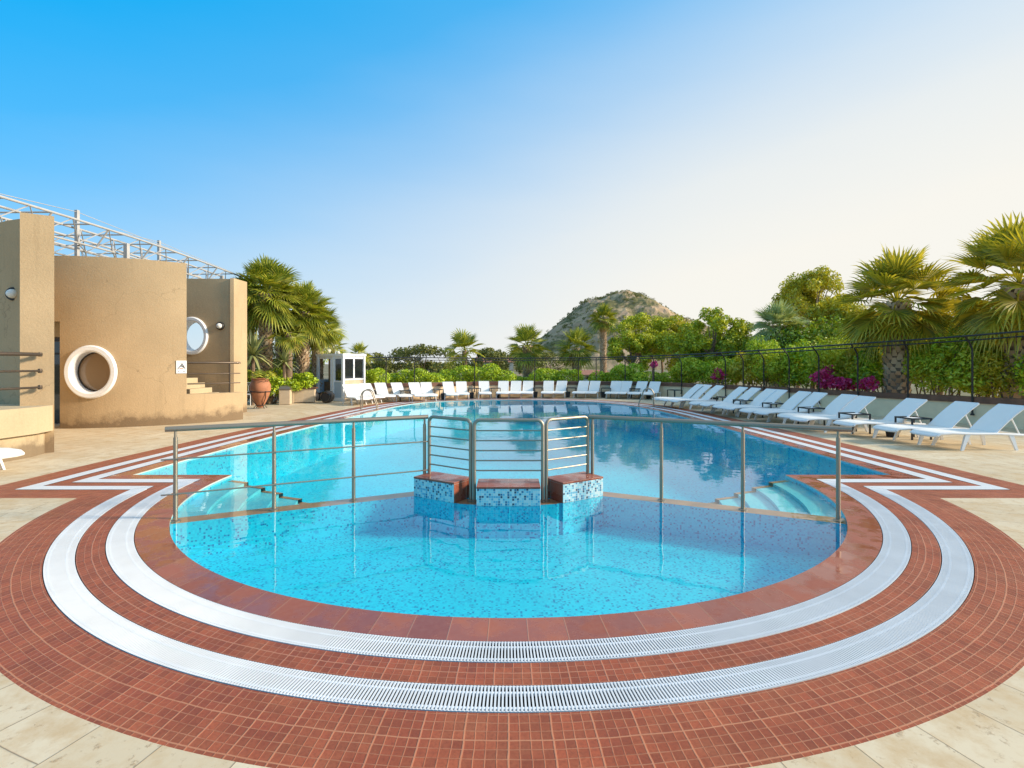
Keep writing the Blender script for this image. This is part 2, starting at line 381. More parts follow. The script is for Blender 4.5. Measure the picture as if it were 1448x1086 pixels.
# foliage
def leafmat(name, cols, trans=.24, rough=.5, gloss=.04):
    t = NT(name); t.t.nodes.remove(t.b)
    rnd = t.n('ShaderNodeNewGeometry').outputs['Random Per Island']
    big = t.noise(t.tc(), 1.4, 3)
    f = t.math('ADD', t.math('MULTIPLY', rnd, .6), t.math('MULTIPLY', big, .45))
    c = t.ramp(f, [(.08+.84*i/(len(cols)-1), k) for i, k in enumerate(cols)])
    di = t.n('ShaderNodeBsdfDiffuse', _Color=c); tl = t.n('ShaderNodeBsdfTranslucent', _Color=t.mix(1.0, c, (1.0, .95, .55), 'MULTIPLY'))
    gs = t.n('ShaderNodeBsdfGlossy', _Color=(.9, .95, 1, 1), _Roughness=rough)
    m1 = t.n('ShaderNodeMixShader', _0=trans, _1=di.outputs[0], _2=tl.outputs[0])
    m2 = t.n('ShaderNodeMixShader', _0=gloss, _1=m1.outputs[0], _2=gs.outputs[0])
    t.t.links.new(m2.outputs[0], t.out.inputs[0]); return t.m
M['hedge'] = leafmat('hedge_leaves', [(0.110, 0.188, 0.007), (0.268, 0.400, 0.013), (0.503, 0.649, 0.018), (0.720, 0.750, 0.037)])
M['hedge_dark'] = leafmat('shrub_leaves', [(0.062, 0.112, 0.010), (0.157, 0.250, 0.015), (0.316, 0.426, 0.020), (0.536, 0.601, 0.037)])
M['tree_leaf'] = leafmat('tree_leaves', [(0.142, 0.188, 0.007), (0.316, 0.374, 0.013), (0.600, 0.601, 0.018), (0.720, 0.750, 0.037)])
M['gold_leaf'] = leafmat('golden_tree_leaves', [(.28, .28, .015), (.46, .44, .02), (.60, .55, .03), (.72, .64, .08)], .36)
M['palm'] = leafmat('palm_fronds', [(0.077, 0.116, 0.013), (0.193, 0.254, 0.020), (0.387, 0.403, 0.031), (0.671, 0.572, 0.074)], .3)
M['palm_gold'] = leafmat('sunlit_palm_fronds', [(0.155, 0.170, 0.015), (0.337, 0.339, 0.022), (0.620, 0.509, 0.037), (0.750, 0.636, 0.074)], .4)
M['palm_light'] = leafmat('grey_green_fronds', [(.20, .26, .07), (.36, .42, .14), (.50, .55, .24), (.64, .66, .36)], .25)
M['dead'] = leafmat('dead_fronds', [(0.263, 0.130, 0.037), (0.484, 0.260, 0.074), (0.700, 0.417, 0.137)], .2)
M['agave'] = leafmat('agave_leaves', [(0.121, 0.156, 0.062), (0.263, 0.296, 0.111), (0.504, 0.486, 0.186)], .15)
M['lime'] = leafmat('lime_shrub_leaves', [(.20, .28, .010), (.38, .48, .015), (.54, .62, .03), (.66, .68, .06)], .22)
M['flower'] = leafmat('magenta_flowers', [(.50, .01, .10), (.75, .03, .24), (.80, .18, .40)], .35)
M['far_leaf'] = leafmat('far_leaves', [(0.091, 0.104, 0.027), (0.161, 0.174, 0.043), (0.263, 0.260, 0.062)], .2, gloss=.02)
M['bark'] = plain('bark', (.22, .15, .10), .9, var=.4, sc=8, bump=.5)
M['palm_bark'] = leafmat('palm_leaf_bases', [(.26, .15, .08), (.52, .36, .22), (.74, .58, .40)], .03, gloss=.03)

# ------------------------------------------------------------------ pool outline
C0 = (0.0, 7.18); RAD = 3.98; YZ = 7.32
sideP = [(5.5,7.32,0),(5.5,8.6,0),(5.42,11.6,0),(5.25,15.3,0),(5.05,17.4,0),(4.55,19.4,0),(3.4,21.15,0),(1.8,22.05,0),(0,22.35,0),(-1.8,22.05,0),
         (-3.35,21.1,0),(-4.15,19.2,0),(-4.5,17.0,0),(-4.72,15.3,0),(-5.02,13,0),(-5.22,11,0),(-5.36,8.6,0),(-5.4,7.32,0)]
SP = [Vector((p.x, p.y)) for p in spline(sideP, 10)]
NARC = 240
def side_off(d):
    out = []
    for i, p in enumerate(SP):
        a = SP[max(i-1, 0)]; b = SP[min(i+1, len(SP)-1)]; tn = (b-a).normalized()
        out.append(p+Vector((tn.y, -tn.x))*d)
    out[0] = Vector((SP[0].x+d, YZ-d)); out[-1] = Vector((SP[-1].x-d, YZ-d)); return out
def arc_ang(d):
    dy = YZ-d-C0[1]; r = RAD+d
    return math.asin(dy/r)
def contour(d):
    s = side_off(d); r = RAD+d; a = arc_ang(d)
    arc = [Vector((C0[0]+r*math.cos(th), C0[1]+r*math.sin(th))) for th in np.linspace(-PI-a, a, NARC)]
    return s+arc            # side: right corner -> far -> left corner; arc: left joint -> near -> right joint
NS = len(SP)
ref = contour(.6); UREF = [0]
for i in range(1, len(ref)+1): UREF.append(UREF[-1]+(ref[i % len(ref)]-ref[i-1]).length)
def band(d0, d1, z=0.0):
    return MB().strip(contour(d0), contour(d1), z, z, UREF, d0, d1, True)
DB = (0, .27, .48, .67, .87, 1.27)
tag(band(0, .27).build('pool_coping', M['coping']), kind='structure')
mb = band(.48, .67); tag(mb.build('paving_strip', M['paving_fine']), kind='structure')
mb = band(.87, 1.27); tag(mb.build('paving', M['paving']), kind='structure')
# coping lip: nosing down to the water
tag(MB().strip(contour(0), contour(0), 0, -.02, UREF, 0, .02, True).build('pool_edge', M['pool_edge']), kind='structure')
# channels below the grates
mb = MB()
for a, b in ((.27, .48), (.67, .87)):
    mb.strip(contour(a), contour(b), -.13, -.13, UREF, a, b, True)
    mb.strip(contour(a), contour(a), 0, -.13, UREF, 0, .13, True); mb.strip(contour(b), contour(b), 0, -.13, UREF, 0, .13, True)
tag(mb.build('drain_channel', M['channel']), kind='structure')
def grate(name, d0, d1, label):
    mb = MB(); z = .003; th = .009; g = .006
    d0 += g; d1 -= g
    A, B = contour(d0), contour(d1)
    # straight sides and zigzag: close-set panels
    idx = list(range(NS))
    for zz in (z,): mb.strip(A[:NS], B[:NS], z, z, None, d0, d1)
    for i in range(0, NS-1):
        pass
    for k in (NS-1, len(A)-1):
        j = (k+1) % len(A)
        mb.add([(*A[k], z), (*A[j], z), (*B[j], z), (*B[k], z)], [(0,1,2,3)])
    for q in (slice(NS, NS+7), slice(len(A)-7, len(A))): mb.strip(A[q], B[q], z-.001, z-.001)
    # arc: real radial slats between bars
    a0 = max(-PI-arc_ang(d0), -PI-arc_ang(d1)); a1 = -PI-a0
    rm = RAD+(d0+d1)/2; n = int((a1-a0)*rm/.0178); st = (a1-a0)/n
    r0, r1 = RAD+d0, RAD+d1
    for i in range(n):
        c = a0+(i+.5)*st; h = st*.255
        p = []
        for zz in (z-th, z):
            for r_, s in ((r0, -1), (r0, 1), (r1, 1), (r1, -1)):
                p.append((C0[0]+r_*math.cos(c+s*h), C0[1]+r_*math.sin(c+s*h), zz))
        mb.add(p, [(4,5,6,7), (0,1,5,4), (1,2,6,5), (2,3,7,6), (3,0,4,7)])
    for fr_, w in ((.0, .007), (.27, .014), (.86, .014), (1.0, .007)):
        rc = r0+(r1-r0)*fr_; m = 200
        if fr_ == 0: ra, rb = r0, r0+w
        elif fr_ == 1: ra, rb = r1-w, r1
        else: ra, rb = rc-w/2, rc+w/2
        P = [[(C0[0]+q*math.cos(x), C0[1]+q*math.sin(x)) for x in np.linspace(a0, a1, m)] for q in (ra, rb)]
        zt = z-.0015
        mb.strip(P[0], P[1], zt, zt); mb.strip(P[0], P[0], zt, zt-.015); mb.strip(P[1], P[1], zt, zt-.015)
    return tag(mb.build(name, M['grate']), label, 'drain grate')
grate('drain_grate', .27, .48, 'inner white slatted drain grate ring, the one nearest the water')
grate('drain_grate', .67, .87, 'outer white slatted drain grate ring, bordered by the wide red paving')

# deck and ground as one sheet with the basin cut out
K = contour(1.27); CT = Vector((0, 12))
def ring(rad): return [CT+(p-CT).normalized()*rad for p in K]
def polar(p): 
    v = Vector(p[:2])-Vector(C0); a = math.atan2(v.x, -v.y); return (a, v.length)
def polarstrip(mb, A, B):
    n = len(A); vs = [(p.x, p.y, 0) for p in A]+[(p.x, p.y, 0) for p in B]; fs = []; uv = []
    for i in range(n):
        j = (i+1) % n; q = [polar(A[i]), polar(A[j]), polar(B[j]), polar(B[i])]
        if max(x[0] for x in q)-min(x[0] for x in q) > PI: q = [(x[0] if x[0] > 0 else x[0]+2*PI, x[1]) for x in q]
        fs.append((i, j, n+j, n+i)); uv.append(q)
    mb.add(vs, fs, uv)
mb = MB(); prev = K
for fr_ in (.05, .12, .22, .35, .5, .7, 1):
    nx = [p+(q-p)*fr_ for p, q in zip(K, ring(26))]; polarstrip(mb, prev, nx); prev = nx
tag(mb.build('pool_deck', M['deck']), kind='structure')
t = NT('dry_ground'); n_ = t.noise(t.tc(), .05, 8, .65)
t.p(Base_Color=t.ramp(n_, [(.3, (.09, .10, .04)), (.5, (.17, .15, .08)), (.7, (.30, .25, .17))]), Roughness=.95); M['ground'] = t.m
mb = MB(); mb.strip(ring(26), ring(300), 0, -2, None, 0, 1, True); mb.strip(ring(300), ring(6000), -2, -6, None, 0, 1, True)
tag(mb.build('ground', M['ground']), kind='structure')

# basin
ZW = -.022; DM = -.98; DF = -.40
WL = [(-3.56, 5.24), (-1.12, 6.42), (-.52, 6.03), (0, 5.93), (.52, 6.03), (1.12, 6.42), (3.56, 5.24)]   # dividing wall, centre line
c0 = contour(0)
mb = MB(); mb.strip(c0, c0, -.02, DM, UREF, 0, 1.0, True)
tag(mb.build('pool_wall', M['mosaic_main']), kind='structure')
mb = MB(); mb.add([(p.x, p.y, DM) for p in c0], [tuple(range(len(c0)))]); tag(mb.build('pool_floor', M['mosaic_main']), kind='structure')
a = math.atan2(5.24-C0[1], 3.47)
arc = [(C0[0]+RAD*math.cos(x), C0[1]+RAD*math.sin(x)) for x in np.linspace(-PI-a, a, 90)]
mb = MB(); poly = arc+WL[::-1][1:-1]; mb.add([(x, y, DF) for x, y in poly], [tuple(range(len(poly)))])
inn = [(C0[0]+(RAD-.004)*math.cos(x), C0[1]+(RAD-.004)*math.sin(x)) for x in np.linspace(-PI-a, a, 90)]
mb.strip(inn, inn, -.02, DF, None, 0, .4)
tag(mb.build('wading_pool_floor', M['mosaic_front']), kind='structure')
def offline(P, d):
    out = []
    for i, p in enumerate(P):
        q = Vector(p); ns = []
        for a, b in ((i-1, i), (i, i+1)):
            if a >= 0 and b < len(P): 
                tt = (Vector(P[b])-Vector(P[a])).normalized(); ns.append(Vector((-tt.y, tt.x)))
        n = sum(ns, Vector((0, 0))).normalized(); out.append(q+n*(d/max(.5, n.dot(ns[0]))))
    return out
mb = MB(); A, B = offline(WL, .11), offline(WL, -.11)
mb.strip(A, B, -.034, -.034); mb.m = [1]*len(mb.f)
mb.strip(A, A, -.034, DM, None, 0, 1); mb.strip(B, B, -.034, DM, None, 0, 1)
o = mb.build('dividing_wall', [M['mosaic_front'], M['brown_tile']])
tag(o, 'low submerged dividing wall with brown tiled top under the handrail', 'pool wall')
# submerged steps, both sides
def on_seg_at_radius(p, q, r):
    p, q, c = Vector(p), Vector(q), Vector(C0); lo, hi = 0.0, 1.0
    for _ in range(40):
        m = (lo+hi)/2
        if ((p+(q-p)*m)-c).length > r: lo = m
        else: hi = m
    return p+(q-p)*lo
for sx, word in ((-1, 'left'), (1, 'right')):
    mb = MB(); me_ = MB()
    for k in range(6):
        z = -.075-.045*k; ra, rb = RAD-.002-.29*k, RAD-.29*(k+1)
        arcs = []
        for r_ in (ra, rb):
            u = on_seg_at_radius((-3.98, 7.22), (-1.6, 6.25), r_); w = on_seg_at_radius((-3.6, 5.22), (-1.12, 6.42), r_)
            a0 = math.atan2(u.y-C0[1], u.x); a1 = math.atan2(w.y-C0[1], w.x)
            a0 = a0 if a0 > 0 else a0+2*PI; a1 = a1 if a1 > 0 else a1+2*PI
            arcs.append([(sx*r_*math.cos(x), C0[1]+r_*math.sin(x)) for x in np.linspace(a0, a1, 14)])
        mb.strip(arcs[0], arcs[1], z, z); mb.strip(arcs[1], arcs[1], z, z-.045)
        e0, e1 = Vector(arcs[0][0]), Vector(arcs[1][0]); tn = (e1-e0).normalized(); nn = Vector((-tn.y, tn.x))*(-sx*.075)
        if nn.y < 0: nn = -nn
        q = [e0, e1, e1+nn, e0+nn]
        me_.add([(*p, z+.004) for p in q]+[(*p, DM) for p in q], [(0,1,2,3)]); me_.add([(*(e0+nn), z+.004), (*(e1+nn), z+.004), (*(e1+nn), DM), (*(e0+nn), DM)], [(0,1,2,3)], m=1)
    r_ = thing('pool_steps', (sx*3, 6.2, -.5), f'curved pale underwater steps at the {word} end of the handrail', 'pool steps')
    mb.build('tread', M['step_tile'], r_); me_.build('edge_tile', [M['brown_tile'], M['step_tile']], r_)
# water sheet
mb = MB(); cw = contour(-.002); mb.add([(p.x, p.y, ZW) for p in cw], [tuple(range(len(cw)))]); tag(mb.build('water', M['water']), kind='structure')

# ------------------------------------------------------------------ starting blocks, gates, handrails
def block(loc, rz, w, d, h, label):
    r_ = thing('starting_block', (loc[0], loc[1], -.034), label, 'starting block', 'starting blocks on the dividing wall', rz)
    mb = MB(); mb.bbox((0, d/2, h/2), (w, d, h), .004)
    MB().box((0, d/2, (DF-.0)/2-.001), (w-.004, d-.004, -DF)).build('pedestal', M['mosaic_front'], r_, local=True)
    # side faces of red tile, front of mosaic
    o = mb.build('base', [M['mosaic_block'], M['coping']], r_, local=True)
    for p in o.data.polygons:
        if abs(p.normal.x) > .7: p.material_index = 1
    MB().bbox((0, d/2, h+.012), (w+.006, d+.006, .022), .004).build('top_slab', M['coping'], r_, local=True)
block((0, 5.82), 0, .73, .42, .20, 'middle mosaic-faced starting block, square to the camera')
ang = math.atan2(5.94-6.26, -.64+1.16)
block(((-1.16-.64)/2, (6.26+5.94)/2), ang, .62, .36, .22, 'left mosaic-faced starting block, turned towards the building')
block(((1.16+.64)/2, (6.26+5.94)/2), -ang, .62, .36, .22, 'right mosaic-faced starting block, turned towards the loungers')
def gate(p, q, label, z1=.95):
    p, q = Vector((*p, 0)), Vector((*q, 0)); r_ = thing('railing_panel', ((p+q)/2)+Vector((0,0,-.03)), label, 'railing panel', 'railing panels behind the starting blocks')
    ax = (q-p).normalized(); L = (q-p).length; rr = .07; zt = z1-.02
    pts = [p+Vector((0,0,-.03)), p+Vector((0,0,zt-rr))]
    for a_ in np.linspace(0, PI/2, 7)[1:]: pts.append(p+ax*(rr-rr*math.cos(a_))+Vector((0,0,zt-rr+rr*math.sin(a_))))
    for a_ in np.linspace(PI/2, 0, 7): pts.append(q-ax*(rr-rr*math.cos(a_))+Vector((0,0,zt-rr+rr*math.sin(a_))))
    pts += [q+Vector((0,0,-.03))]
    MB().tube(pts, .021, 10).build('hoop', M['steel'], r_, True)
    for k in range(5):
        z = zt-.125-.118*k
        MB().tube([p+ax*.01+Vector((0,0,z)), q-ax*.01+Vector((0,0,z))], .009, 8).build('crossbar', M['steel'], r_, True)
    for e in (p, q): MB().lathe([(.042, 0), (.042, .012), (.025, .018)], (e.x, e.y, -.033), 14).build('foot_flange', M['steel'], r_, True)
gate((-.405, 6.03), (.405, 6.03), 'middle five-bar steel railing panel, square to the camera')
gate((-1.0, 6.43), (-.45, 6.05), 'left five-bar steel railing panel, joined to the long left handrail')
gate((1.0, 6.43), (.45, 6.05), 'right five-bar steel railing panel, joined to the long right handrail')
def handrail(sx, posts, bars, label):
    r_ = thing('handrail', (sx*2.4, 5.8, -.03), label, 'handrail')
    a_, b_ = Vector((sx*1.02, 6.45, 0)), Vector((sx*3.52, 5.22, 0)); zt = .925
    MB().tube([a_+Vector((0,0,zt)), b_+Vector((0,0,zt))], .027, 14).build('top_rail', M['steel'], r_, True)
    for (x, y) in posts:
        MB().tube([(x, y, -.03), (x, y, .36)], .0215, 12).tube([(x, y, .36), (x, y, zt-.09)], .0205, 12).tube([(x, y, zt-.1), (x, y, zt-.01)], .013, 10).build('post', M['steel'], r_, True)
        MB().lathe([(.05, 0), (.05, .01), (.03, .02)], (x, y, -.033), 16).build('foot_flange', M['steel'], r_, True)
    if bars:
        dr = (b_-a_).normalized()
        for z in (.617, .257):
            MB().tube([a_-dr*.0+Vector((0,-.03,z)), b_+dr*.02+Vector((0,-.03,z))], .0085, 8).build('middle_bar', M['steel'], r_, True)
handrail(-1, [(-3.44, 5.26), (-2.61, 5.67), (-1.84, 6.05), (-1.06, 6.43)], True, 'long steel handrail with two thin middle bars, left of the starting blocks')
handrail(1, [(3.42, 5.28), (2.61, 5.67), (1.82, 6.06), (1.06, 6.43)], False, 'long steel handrail with posts only, right of the starting blocks')

# ------------------------------------------------------------------ ladders
def ladder(loc, rz, label):
    r_ = thing('pool_ladder', (*loc, 0), label, 'pool ladder', 'steel pool ladders', rz)     # local +Y points to the water
    for s in (-.25, .25):
        pts = [(s, -.45, 0), (s, -.45, .45)]+[(s, -.25-.2*math.cos(a_), .45+.22*math.sin(a_)) for a_ in np.linspace(0, PI*.8, 8)[1:]]+[(s, .08, .1), (s, .1, -.6)]
        MB().tube(pts, .021, 10).build('rail', M['steel'], r_, True, local=True)
        MB().lathe([(.045, 0), (.045, .012), (.024, .02)], (s, -.45, .001), 12).build('foot_flange', M['steel'], r_, True, local=True)
    for z in (-.12, -.38): MB().box((0, .1, z), (.5, .07, .02)).build('rung', M['steel'], r_, local=True)
ladder((-4.75, 18.1), R(-80), 'steel pool ladder on the left side, below the white kiosk')
ladder((4.95, 19.0), R(75), 'steel pool ladder on the right side, near the first side loungers')

# ------------------------------------------------------------------ perimeter wall and fence
WZ = .72
wallP = [(-6.15, 22.4), (-5.2, 22.6), (-4.0, 23.0), (-1.5, 24.5), (1.2, 24.95), (4.2, 24.9), (6.9, 24.0), (8.5, 21.6), (9.9, 18.9), (11.2, 15.5), (12.0, 14.0), (12.6, 12.3), (13.6, 9.0), (14.6, 5.5)]
WP = [Vector((p.x, p.y)) for p in spline([(x, y, 0) for x, y in wallP], 8)]
def woff(d):
    out = []
    for i, p in enumerate(WP):
        tn = (WP[min(i+1, len(WP)-1)]-WP[max(i-1, 0)]).normalized(); out.append(p+Vector((-tn.y, tn.x))*d)   # +d = outward (left of travel)
    return out
r_ = thing('retaining_wall', (1.2, 24.95, 0), 'low beige rendered wall with brown cap curving round behind the loungers', 'wall')
mb = MB(); A, B = woff(0), woff(.25)
mb.strip(A, A, 0, WZ-.16, None, 0, .6); mb.strip(A, B, WZ-.16, WZ-.16); mb.strip(B, B, 0, WZ-.16, None, 0, .6); mb.build('wall_body', M['wall_render'], r_)
mb = MB(); A, B = woff(-.04), woff(.29)
mb.strip(A, A, WZ-.16, WZ, None, 0, .1); mb.strip(A, B, WZ, WZ); mb.strip(B, B, WZ-.16, WZ); mb.strip(A, B, WZ-.16, WZ-.16); mb.build('cap', M['cap_wood'], r_)
def wall_at(px, off=0.0):
    """point of the wall line seen in photo column px"""
    L = woff(off); best = None
    for i in range(len(L)-1):
        a_, b_ = HX+F*L[i].x/L[i].y, HX+F*L[i+1].x/L[i+1].y
        if (a_-px)*(b_-px) <= 0 and L[i].y > 3:
            k = (px-a_)/(b_-a_) if b_ != a_ else 0; return L[i].lerp(L[i+1], k), (L[i+1]-L[i]).normalized()
    e = 0 if px < 700 else -1; return L[e], (L[1]-L[0] if e == 0 else L[-1]-L[-2]).normalized()
fr_ = thing('pipe_fence', (8, 21, 0), 'black pipe fence with curved post heads standing along the low wall', 'fence')
RZ = [(400, 1.80), (546, 1.86), (719, 1.85), (843, 1.88), (963, 1.98), (1158, 2.17), (1300, 2.27), (1448, 2.37), (1600, 2.4)]
def railz(px):
    for (a_, za), (b_, zb) in zip(RZ, RZ[1:]):
        if px <= b_: return za+(zb-za)*(px-a_)/(b_-a_)
    return RZ[-1][1]
front = []; rear = []
for px in list(range(522, 1560, 14)):
    p, tn = wall_at(px, -.38); front.append((p.x, p.y, railz(px)))
    if px > 500: 
        p, tn = wall_at(px, .12); rear.append((p.x, p.y, railz(px)-.10))
MB().tube(front, .024, 8).build('top_rail', M['black_metal'], fr_, True)
MB().tube(rear, .018, 8).build('rear_rail', M['black_metal'], fr_, True)
for px in (546, 586, 671, 756, 818, 843, 884, 925, 963.5, 1026, 1051, 1080, 1116, 1158, 1213, 1284, 1375, 1478):
    p, tn = wall_at(px, -.06); n = Vector((tn.y, -tn.x)); z = railz(px)
    q = p+n*.32; b_ = p
    pts = [(b_.x, b_.y, 0.25), (b_.x, b_.y, z-.38), (*(p+n*.03), z-.3), (*(p+n*.12), z-.17), (*(p+n*.26), z-.05), (*q, z)]
    MB().tube(pts, .023, 8).build('post', M['black_metal'], fr_, True)
    MB().lathe([(.045, 0), (.045, .03), (.03, .05)], (p.x, p.y, .24), 10).build('post_foot', M['black_metal'], fr_)

# ------------------------------------------------------------------ loungers
def make_lounger():
    r_ = thing('sun_lounger', (0,0,0), 'x', 'sun lounger')
    seat = [(0, .265), (.06, .30), (.3, .315), (.7, .30), (1.15, .30)]; back = [(1.15, .31), (1.36, .51), (1.54, .66), (1.73, .795)]
    w = .285
    for s in (-1, 1):
        MB().tube([(s*w, y, z) for y, z in seat]+[(s*w, 1.66, .275)], .024, 8).build('side_rail', M['white_plastic'], r_, True, local=True)
    MB().tube([(-w, 0, .265), (-w*.6, -.05, .262), (w*.6, -.05, .262), (w, 0, .265)], .026, 8).build('end_rail', M['white_plastic'], r_, True, local=True)
    MB().tube([(-w, 1.66, .275), (w, 1.66, .275)], .022, 8).build('end_rail', M['white_plastic'], r_, True, local=True)
    bf = MB()
    for s in (-1, 1): bf.tube([(s*(w-.035), y, z) for y, z in back], .02, 8)
    bf.tube([(-w+.035, 1.73, .795), (w-.035, 1.73, .795)], .022, 8); bf.build('back_frame', M['white_plastic'], r_, True, local=True)
    def sheet(P, hw, t_=.012):
        mb = MB(); n = len(P)
        for s in (0, -t_):
            mb.add([(-hw, y, z+s+.018) for y, z in P]+[(hw, y, z+s+.018) for y, z in P], [(i, n+i, n+i+1, i+1) for i in range(n-1)])
        for hx in (-hw, hw):
            mb.add([(hx, y, z+.018) for y, z in P]+[(hx, y, z+.018-t_) for y, z in P], [(i, n+i, n+i+1, i+1) for i in range(n-1)])
        for e in (0, -1):
            y, z = P[e]; mb.add([(-hw, y, z+.018), (hw, y, z+.018), (hw, y, z+.018-t_), (-hw, y, z+.018-t_)], [(0,1,2,3)])
        return mb
    sheet([(p.y, p.z) for p in spline([(0, y, z) for y, z in [(-.04, .25)]+seat], 3)], w-.012).build('seat', M['sling'], r_, True, local=True)
    sheet(back, w-.045).build('backrest', M['sling'], r_, True, local=True)
    for s in (-1, 1):
        for y, dy in ((.58, -.13), (1.40, .09)):
            z = .29; mb = MB(); k = (.05, .032)
            a_, b_ = Vector((s*(w-.005), y, z)), Vector((s*(w+.025), y+dy, 0))
            vs = []
            for c, kx, ky in ((a_, .02, .045), (b_, .014, .024)):
                vs += [(c.x-kx, c.y-ky, c.z), (c.x+kx, c.y-ky, c.z), (c.x+kx, c.y+ky, c.z), (c.x-kx, c.y+ky, c.z)]
            mb.add(vs, [(0,1,2,3), (7,6,5,4), (0,4,5,1), (1,5,6,2), (2,6,7,3), (3,7,4,0)]).build('leg', M['white_plastic'], r_, local=True)
        MB().tube([(s*(w-.06), 1.47, .60), (s*(w-.03), 1.60, .29)], .012, 6).build('back_strut', M['white_plastic'], r_, True, local=True)
    return r_
LG = make_lounger(); used = [False]
def lounger(foot, rz, label, group, sc=1):
    if not used[0]:
        used[0] = True; LG.location = (*foot, 0); LG.rotation_euler = (0, 0, rz); LG['label'] = label; LG['group'] = group; LG.scale = (sc,)*3; return LG
    return dup(LG, (*foot, 0), rz, label, group, sc)
def from_head(head, dirv, sc=1):
    """lounger whose head end stands at head, lying along unit vector dirv (foot -> head)"""
    d = Vector(dirv).normalized(); f = Vector(head)-d*1.73*sc; return f, math.atan2(-d.x, d.y)
back_px = [492, 503, 516, 537, 560, 585, 602, 633, 652, 684, 712, 730, 747, 776, 795, 826, 842, 872, 887, 909, 927]
for i, px in enumerate(back_px):
    h, tn = wall_at(px, -.22)
    if px < 530: Yh = 20.5+(px-492)*.045; h = Vector((gx(px, Yh), Yh))
    d = Vector((h.x*1.0, h.y-12.5)); jit = random.uniform(-.05, .05)
    d.rotate(Matrix.Rotation(jit, 2))
    f_, rz = from_head(h, d, .93)
    nm = ('white sun lounger nearest the kiosk in the row along the far wall' if i == 0 else
          f'{ORD[i]} white sun lounger from the kiosk along the far wall')
    lounger(f_, rz, nm, 'white loungers along the far wall', .93)
side_px = [990, 1001, 1018, 1051, 1069, 1091, 1105, 1138, 1160, 1201, 1226, 1296, 1367, 1431]
LN = [(990, 19.2), (1051, 17.0), (1091, 15.7), (1138, 14.3), (1201, 12.9), (1226, 12.2), (1296, 11.35), (1367, 10.4), (1440, 9.6)]
def headY(px):
    for (a_, ya), (b_, yb) in zip(LN, LN[1:]):
        if px <= b_: return ya+(yb-ya)*(px-a_)/(b_-a_)
    return LN[-1][1]
for i, px in enumerate(side_px):
    Y = headY(px); h = (gx(px, Y), Y); k = i/13
    d = Vector((math.cos(R(4+4*(1-k))), math.sin(R(4+4*(1-k))))); d.rotate(Matrix.Rotation(random.uniform(-.04, .04), 2))
    f_, rz = from_head(h, d); n = len(side_px)-1-i
    nm = 'white sun lounger nearest the camera in the right-hand row' if n == 0 else f'{ORD[n]} white sun lounger from the camera in the right-hand row'
    lounger(f_, rz, nm, 'white loungers in the right-hand row')
lounger(Vector((-7.27, 7.27)), R(75), 'white sun lounger by the concrete base at the left edge, only its foot end showing', 'white loungers by the building')

# side tables and pots
def make_table():
    r_ = thing('side_table', (0,0,0), 'x', 'side table'); w = .21; h = .44
    mb = MB()
    for a_, b_ in (((-w,-w),(w,-w)), ((w,-w),(w,w)), ((w,w),(-w,w)), ((-w,w),(-w,-w))):
        c = ((a_[0]+b_[0])/2, (a_[1]+b_[1])/2, h); mb.box(c, (abs(a_[0]-b_[0])+.03, abs(a_[1]-b_[1])+.03, .03) if a_[0] == b_[0] else (abs(a_[0]-b_[0])-.03, .03, .03))
    mb.build('top_frame', M['black_metal'], r_, local=True)
    MB().box((0, 0, h-.008), (2*w-.03, 2*w-.03, .01)).build('table_top', M['white_plastic'], r_, local=True)
    for x in (-w, w):
        for y in (-w, w): MB().box((x, y, (h-.015)/2), (.028, .028, h-.015)).build('leg', M['black_metal'], r_, local=True)
    return r_
TB = make_table(); tu = [False]
def table(p, rz, label, group):
    if not tu[0]: tu[0] = True; TB.location = (*p, 0); TB.rotation_euler = (0,0,rz); TB['label'] = label; TB['group'] = group
    else: dup(TB, (*p, 0), rz, label, group)
def make_pot():
    r_ = thing('waste_pot', (0,0,0), 'x', 'pot')
    MB().lathe([(.105, 0), (.11, .01), (.15, .25), (.158, .255), (.158, .275), (.14, .275), (.135, .25)], n=4).build('pot_body', M['black_plastic'], r_, local=True)
    MB().lathe([(.1, .235), (.132, .24), (.1, .245)], n=4).build('sand', M['soil'], r_, local=True); return r_
PT = make_pot(); pu = [False]
def pot(p, rz, label, group):
    if not pu[0]: pu[0] = True; PT.location = (*p, 0); PT.rotation_euler = (0,0,rz); PT['label'] = label; PT['group'] = group
    else: dup(PT, (*p, 0), rz, label, group)
tb = [(1291, 10.87), (1208, 11.77), (1147, 13.3), (1094, 14.8), (1051, 16.1), (1026, 17.6), (985, 19.9)]
for i, (x, y) in enumerate(tb):
    table((gx(x, y), y), R(4), ('black-framed side table nearest the camera, in the right-hand row' if i == 0 else f'{ORD[i]} black-framed side table from the camera in the right-hand row'), 'side tables between the right loungers')
for i, (x, y) in enumerate([(1262, 618), (1186, 601), (1127, 592), (1078, 583), (1038, 577), (1010, 572), (977, 567)]):
    pot(gp(x, y), R(45+20), ('small black tapered pot nearest the camera, under the right-hand lounger row' if i == 0 else f'{ORD[i]} black tapered pot from the camera under the right-hand lounger row'), 'black pots under the right loungers')
for i, x in enumerate([524, 573, 618, 671, 700, 761, 808, 857, 898, 954]):
    p, tn = wall_at(x, -.75); table(p, math.atan2(tn.y, tn.x), f'{ORD[i]} black-framed side table from the kiosk along the far wall', 'side tables along the far wall')
for i, x in enumerate([627, 667, 704, 757, 803, 853, 890, 917]):
    p, tn = wall_at(x, -1.05); pot(p, .8, f'{ORD[i]} black tapered pot from the kiosk among the far loungers', 'black pots among the far loungers')
